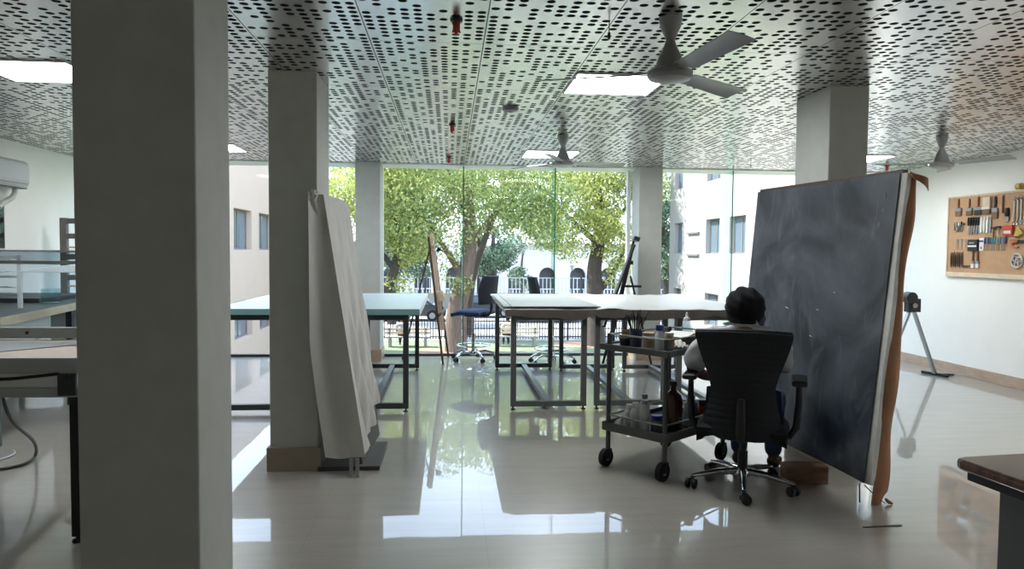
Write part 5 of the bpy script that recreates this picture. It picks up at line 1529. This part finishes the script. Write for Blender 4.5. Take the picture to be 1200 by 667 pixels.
def blob(c, r, k, seed, rs=(.7, 1.3)):
    """clusters scattered inside an ellipsoid"""
    g = random.Random(seed); out = []
    while len(out) < k:
        x, y, z = g.uniform(-1, 1), g.uniform(-1, 1), g.uniform(-1, 1)
        if x * x + y * y + z * z > 1: continue
        q = g.uniform(*rs)
        out.append((c[0] + x * r[0], c[1] + y * r[1], c[2] + z * r[2], q, q, q * .75))
    return out
tree('large green tree in the middle of the view with a leaning pinkish trunk', (.35, 29.7), [(.30, 29.7, GZ), (.32, 29.7, -1.0), (.62, 29.7, .3), (.85, 29.7, 2.0), (.7, 29.7, 4.2)], .40,
     [([(.6, 29.7, .3), (-.2, 29.4, 1.6), (-1.2, 29.2, 3.0)], .16), ([(.8, 29.7, 1.8), (2.0, 29.5, 3.2), (3.0, 29.3, 4.6)], .15), ([(.8, 29.7, 2.5), (.2, 30, 4.2), (-.4, 30, 5.6)], .13)],
     blob((.6, 29.6, 4.9), (3.4, 2.2, 2.7), 54, 1) + blob((-1.9, 28.6, 3.0), (1.6, 1.2, 1.9), 14, 2) + blob((2.9, 29.2, 3.2), (1.6, 1.4, 1.6), 16, 3) + blob((.1, 29.2, .7), (.8, .5, 1.0), 5, 4, (.4, .7)),
     30000, .145, 'leaf_g', 'bark', 11)
tree('yellow-green tree in the right part of the view with an upright dark trunk', (6.4, 31.4), [(6.45, 31.4, GZ), (6.4, 31.4, -.8), (6.35, 31.4, .8), (6.6, 31.4, 2.6), (6.3, 31.4, 4.8)], .36,
     [([(6.45, 31.4, 1.9), (5.2, 31.2, 2.9), (4.0, 31.0, 4.2)], .15), ([(6.5, 31.4, 2.3), (7.6, 31.3, 3.3), (8.2, 31.2, 4.6)], .13), ([(6.4, 31.4, -.4), (7.2, 31.4, .6), (7.9, 31.4, 2.2)], .18)],
     blob((6.3, 31.2, 4.9), (2.5, 1.9, 2.6), 40, 5) + blob((5.9, 30.8, 2.5), (1.7, 1.2, 1.1), 14, 6, (.5, .9)) + blob((7.2, 30.8, 2.0), (1.2, 1.1, 1.8), 12, 7, (.5, 1.0)),
     27000, .15, 'leaf_y', 'bark_d', 12)
tree('yellowish tree at the left with a trunk leaning right', (-2.9, 28.5), [(-2.95, 28.5, GZ), (-2.75, 28.5, -1.2), (-2.3, 28.5, .2), (-1.9, 28.5, 1.8), (-2.3, 28.5, 3.6)], .24,
     [([(-2.2, 28.5, .8), (-3.2, 28.3, 2.2), (-4.2, 28.0, 3.4)], .12)],
     blob((-2.6, 28.2, 4.3), (1.5, 1.3, 2.2), 22, 8) + blob((-4.1, 27.6, 3.4), (.6, 1.0, 2.4), 14, 9, (.4, .8)) + blob((-1.5, 28.0, 2.0), (.8, .7, 1.1), 8, 10, (.4, .8)) + blob((-1.7, 28.3, .3), (.35, .3, .8), 4, 11, (.3, .5)),
     16000, .14, 'leaf_y', 'bark_d', 13)
tree('grey-green tree far behind, at the left above the road', (-3.2, 41), [(-3.2, 41, GZ), (-3.2, 41, -.5), (-3.0, 41, 1.5), (-3.2, 41, 3.0)], .22, [([(-3.1, 41, .4), (-2, 41, 1.4), (-1, 41, 2.4)], .1)],
     blob((-2.9, 41, 2.0), (2.6, 1.5, 2.0), 26, 12), 10000, .19, 'leaf_d', 'bark_d', 14)
tree('grey-green tree far behind the middle chairs, above the pale railing', (3.0, 48.5), [(3.0, 48.5, GZ), (3.0, 48.5, -.3), (2.9, 48.5, 1.6), (3.0, 48.5, 3.2)], .2, [([(3.0, 48.5, .4), (4, 48.5, 1.2), (5, 48.5, 2.0)], .1)],
     blob((2.9, 48.5, 1.85), (2.6, 1.6, 1.8), 26, 13, (.5, 1.1)), 10000, .19, 'leaf_d', 'bark_d', 15)
tree('grey-green tree far behind, in front of an arch near the middle', (5.7, 56), [(5.7, 56, GZ), (5.7, 56, -1.2), (5.6, 56, .4), (5.7, 56, 1.4)], .12, [],
     blob((5.7, 56, -.6), (.9, .6, 1.1), 10, 14, (.4, .7)) + blob((6.5, 56, 3.4), (4.0, 1.5, 1.2), 16, 18), 4500, .24, 'leaf_d', 'bark_d', 16)
tree('dark green tree past the end of the right wing', (10.9, 36.5), [(11.3, 36.5, GZ), (11.2, 36.5, -.5), (11.0, 36.5, 1.5), (10.9, 36.5, 3.2)], .2, [],
     blob((10.9, 36.5, 3.2), (1.3, 1.2, 3.0), 22, 15), 6500, .20, 'leaf_d', 'bark_d', 17)
tree('tall green tree behind, between the two big trees with visible trunks', (.9, 35.5), [(.9, 35.5, GZ), (1.1, 35.5, 0), (1.9, 35.5, 2.5), (3.0, 35.5, 5.0)], .2, [([(1.5, 35.5, 1.6), (1.0, 35.5, 3.5), (.9, 35.5, 4.8)], .1)],
     blob((3.2, 35.5, 6.4), (4.2, 1.6, 2.8), 30, 16), 12000, .18, 'leaf_y', 'bark_d', 18)
tree('pale green tree behind at the left, above the yellowish one', (-3.8, 35), [(-3.8, 35, GZ), (-3.7, 35, 0), (-3.8, 35, 2.5), (-3.6, 35, 5.0)], .2, [],
     blob((-3.2, 35, 5.4), (2.9, 1.5, 2.9), 28, 17), 11000, .18, 'leaf_g', 'bark_d', 19)

# ------------------------------------------------------------------ daylight
w = bpy.data.worlds.new('sky'); S.world = w; w.use_nodes = True
nt = w.node_tree; bg = nt.nodes['Background']
tc = nt.nodes.new('ShaderNodeTexCoord'); sp = nt.nodes.new('ShaderNodeSeparateXYZ'); nt.links.new(tc.outputs['Generated'], sp.inputs[0])
cr = nt.nodes.new('ShaderNodeValToRGB')
cr.color_ramp.elements[0].position = 0.0; cr.color_ramp.elements[0].color = (.80, .89, 1.0, 1)
cr.color_ramp.elements[1].position = .6; cr.color_ramp.elements[1].color = (.48, .66, 1.0, 1)
nt.links.new(sp.outputs['Z'], cr.inputs['Fac']); nt.links.new(cr.outputs['Color'], bg.inputs['Color'])
bg.inputs['Strength'].default_value = SKY
sun = bpy.data.lights.new('sun', 'SUN'); sun.energy = SUN; sun.angle = rad(.6); sun.color = (1.0, .95, .87)
so = bpy.data.objects.new('sun', sun); COL.objects.link(so)
so.rotation_euler = Vector((.62, -.15, -.76)).to_track_quat('-Z', 'Y').to_euler()
S.view_settings.view_transform = 'Standard'; S.view_settings.look = 'None'
S.view_settings.gamma = 1.0; S.view_settings.use_curve_mapping = False
S.view_settings.exposure = EXPO
S.cycles.max_bounces = 10; S.cycles.diffuse_bounces = 5; S.cycles.transparent_max_bounces = 24
S.cycles.sample_clamp_indirect = 8
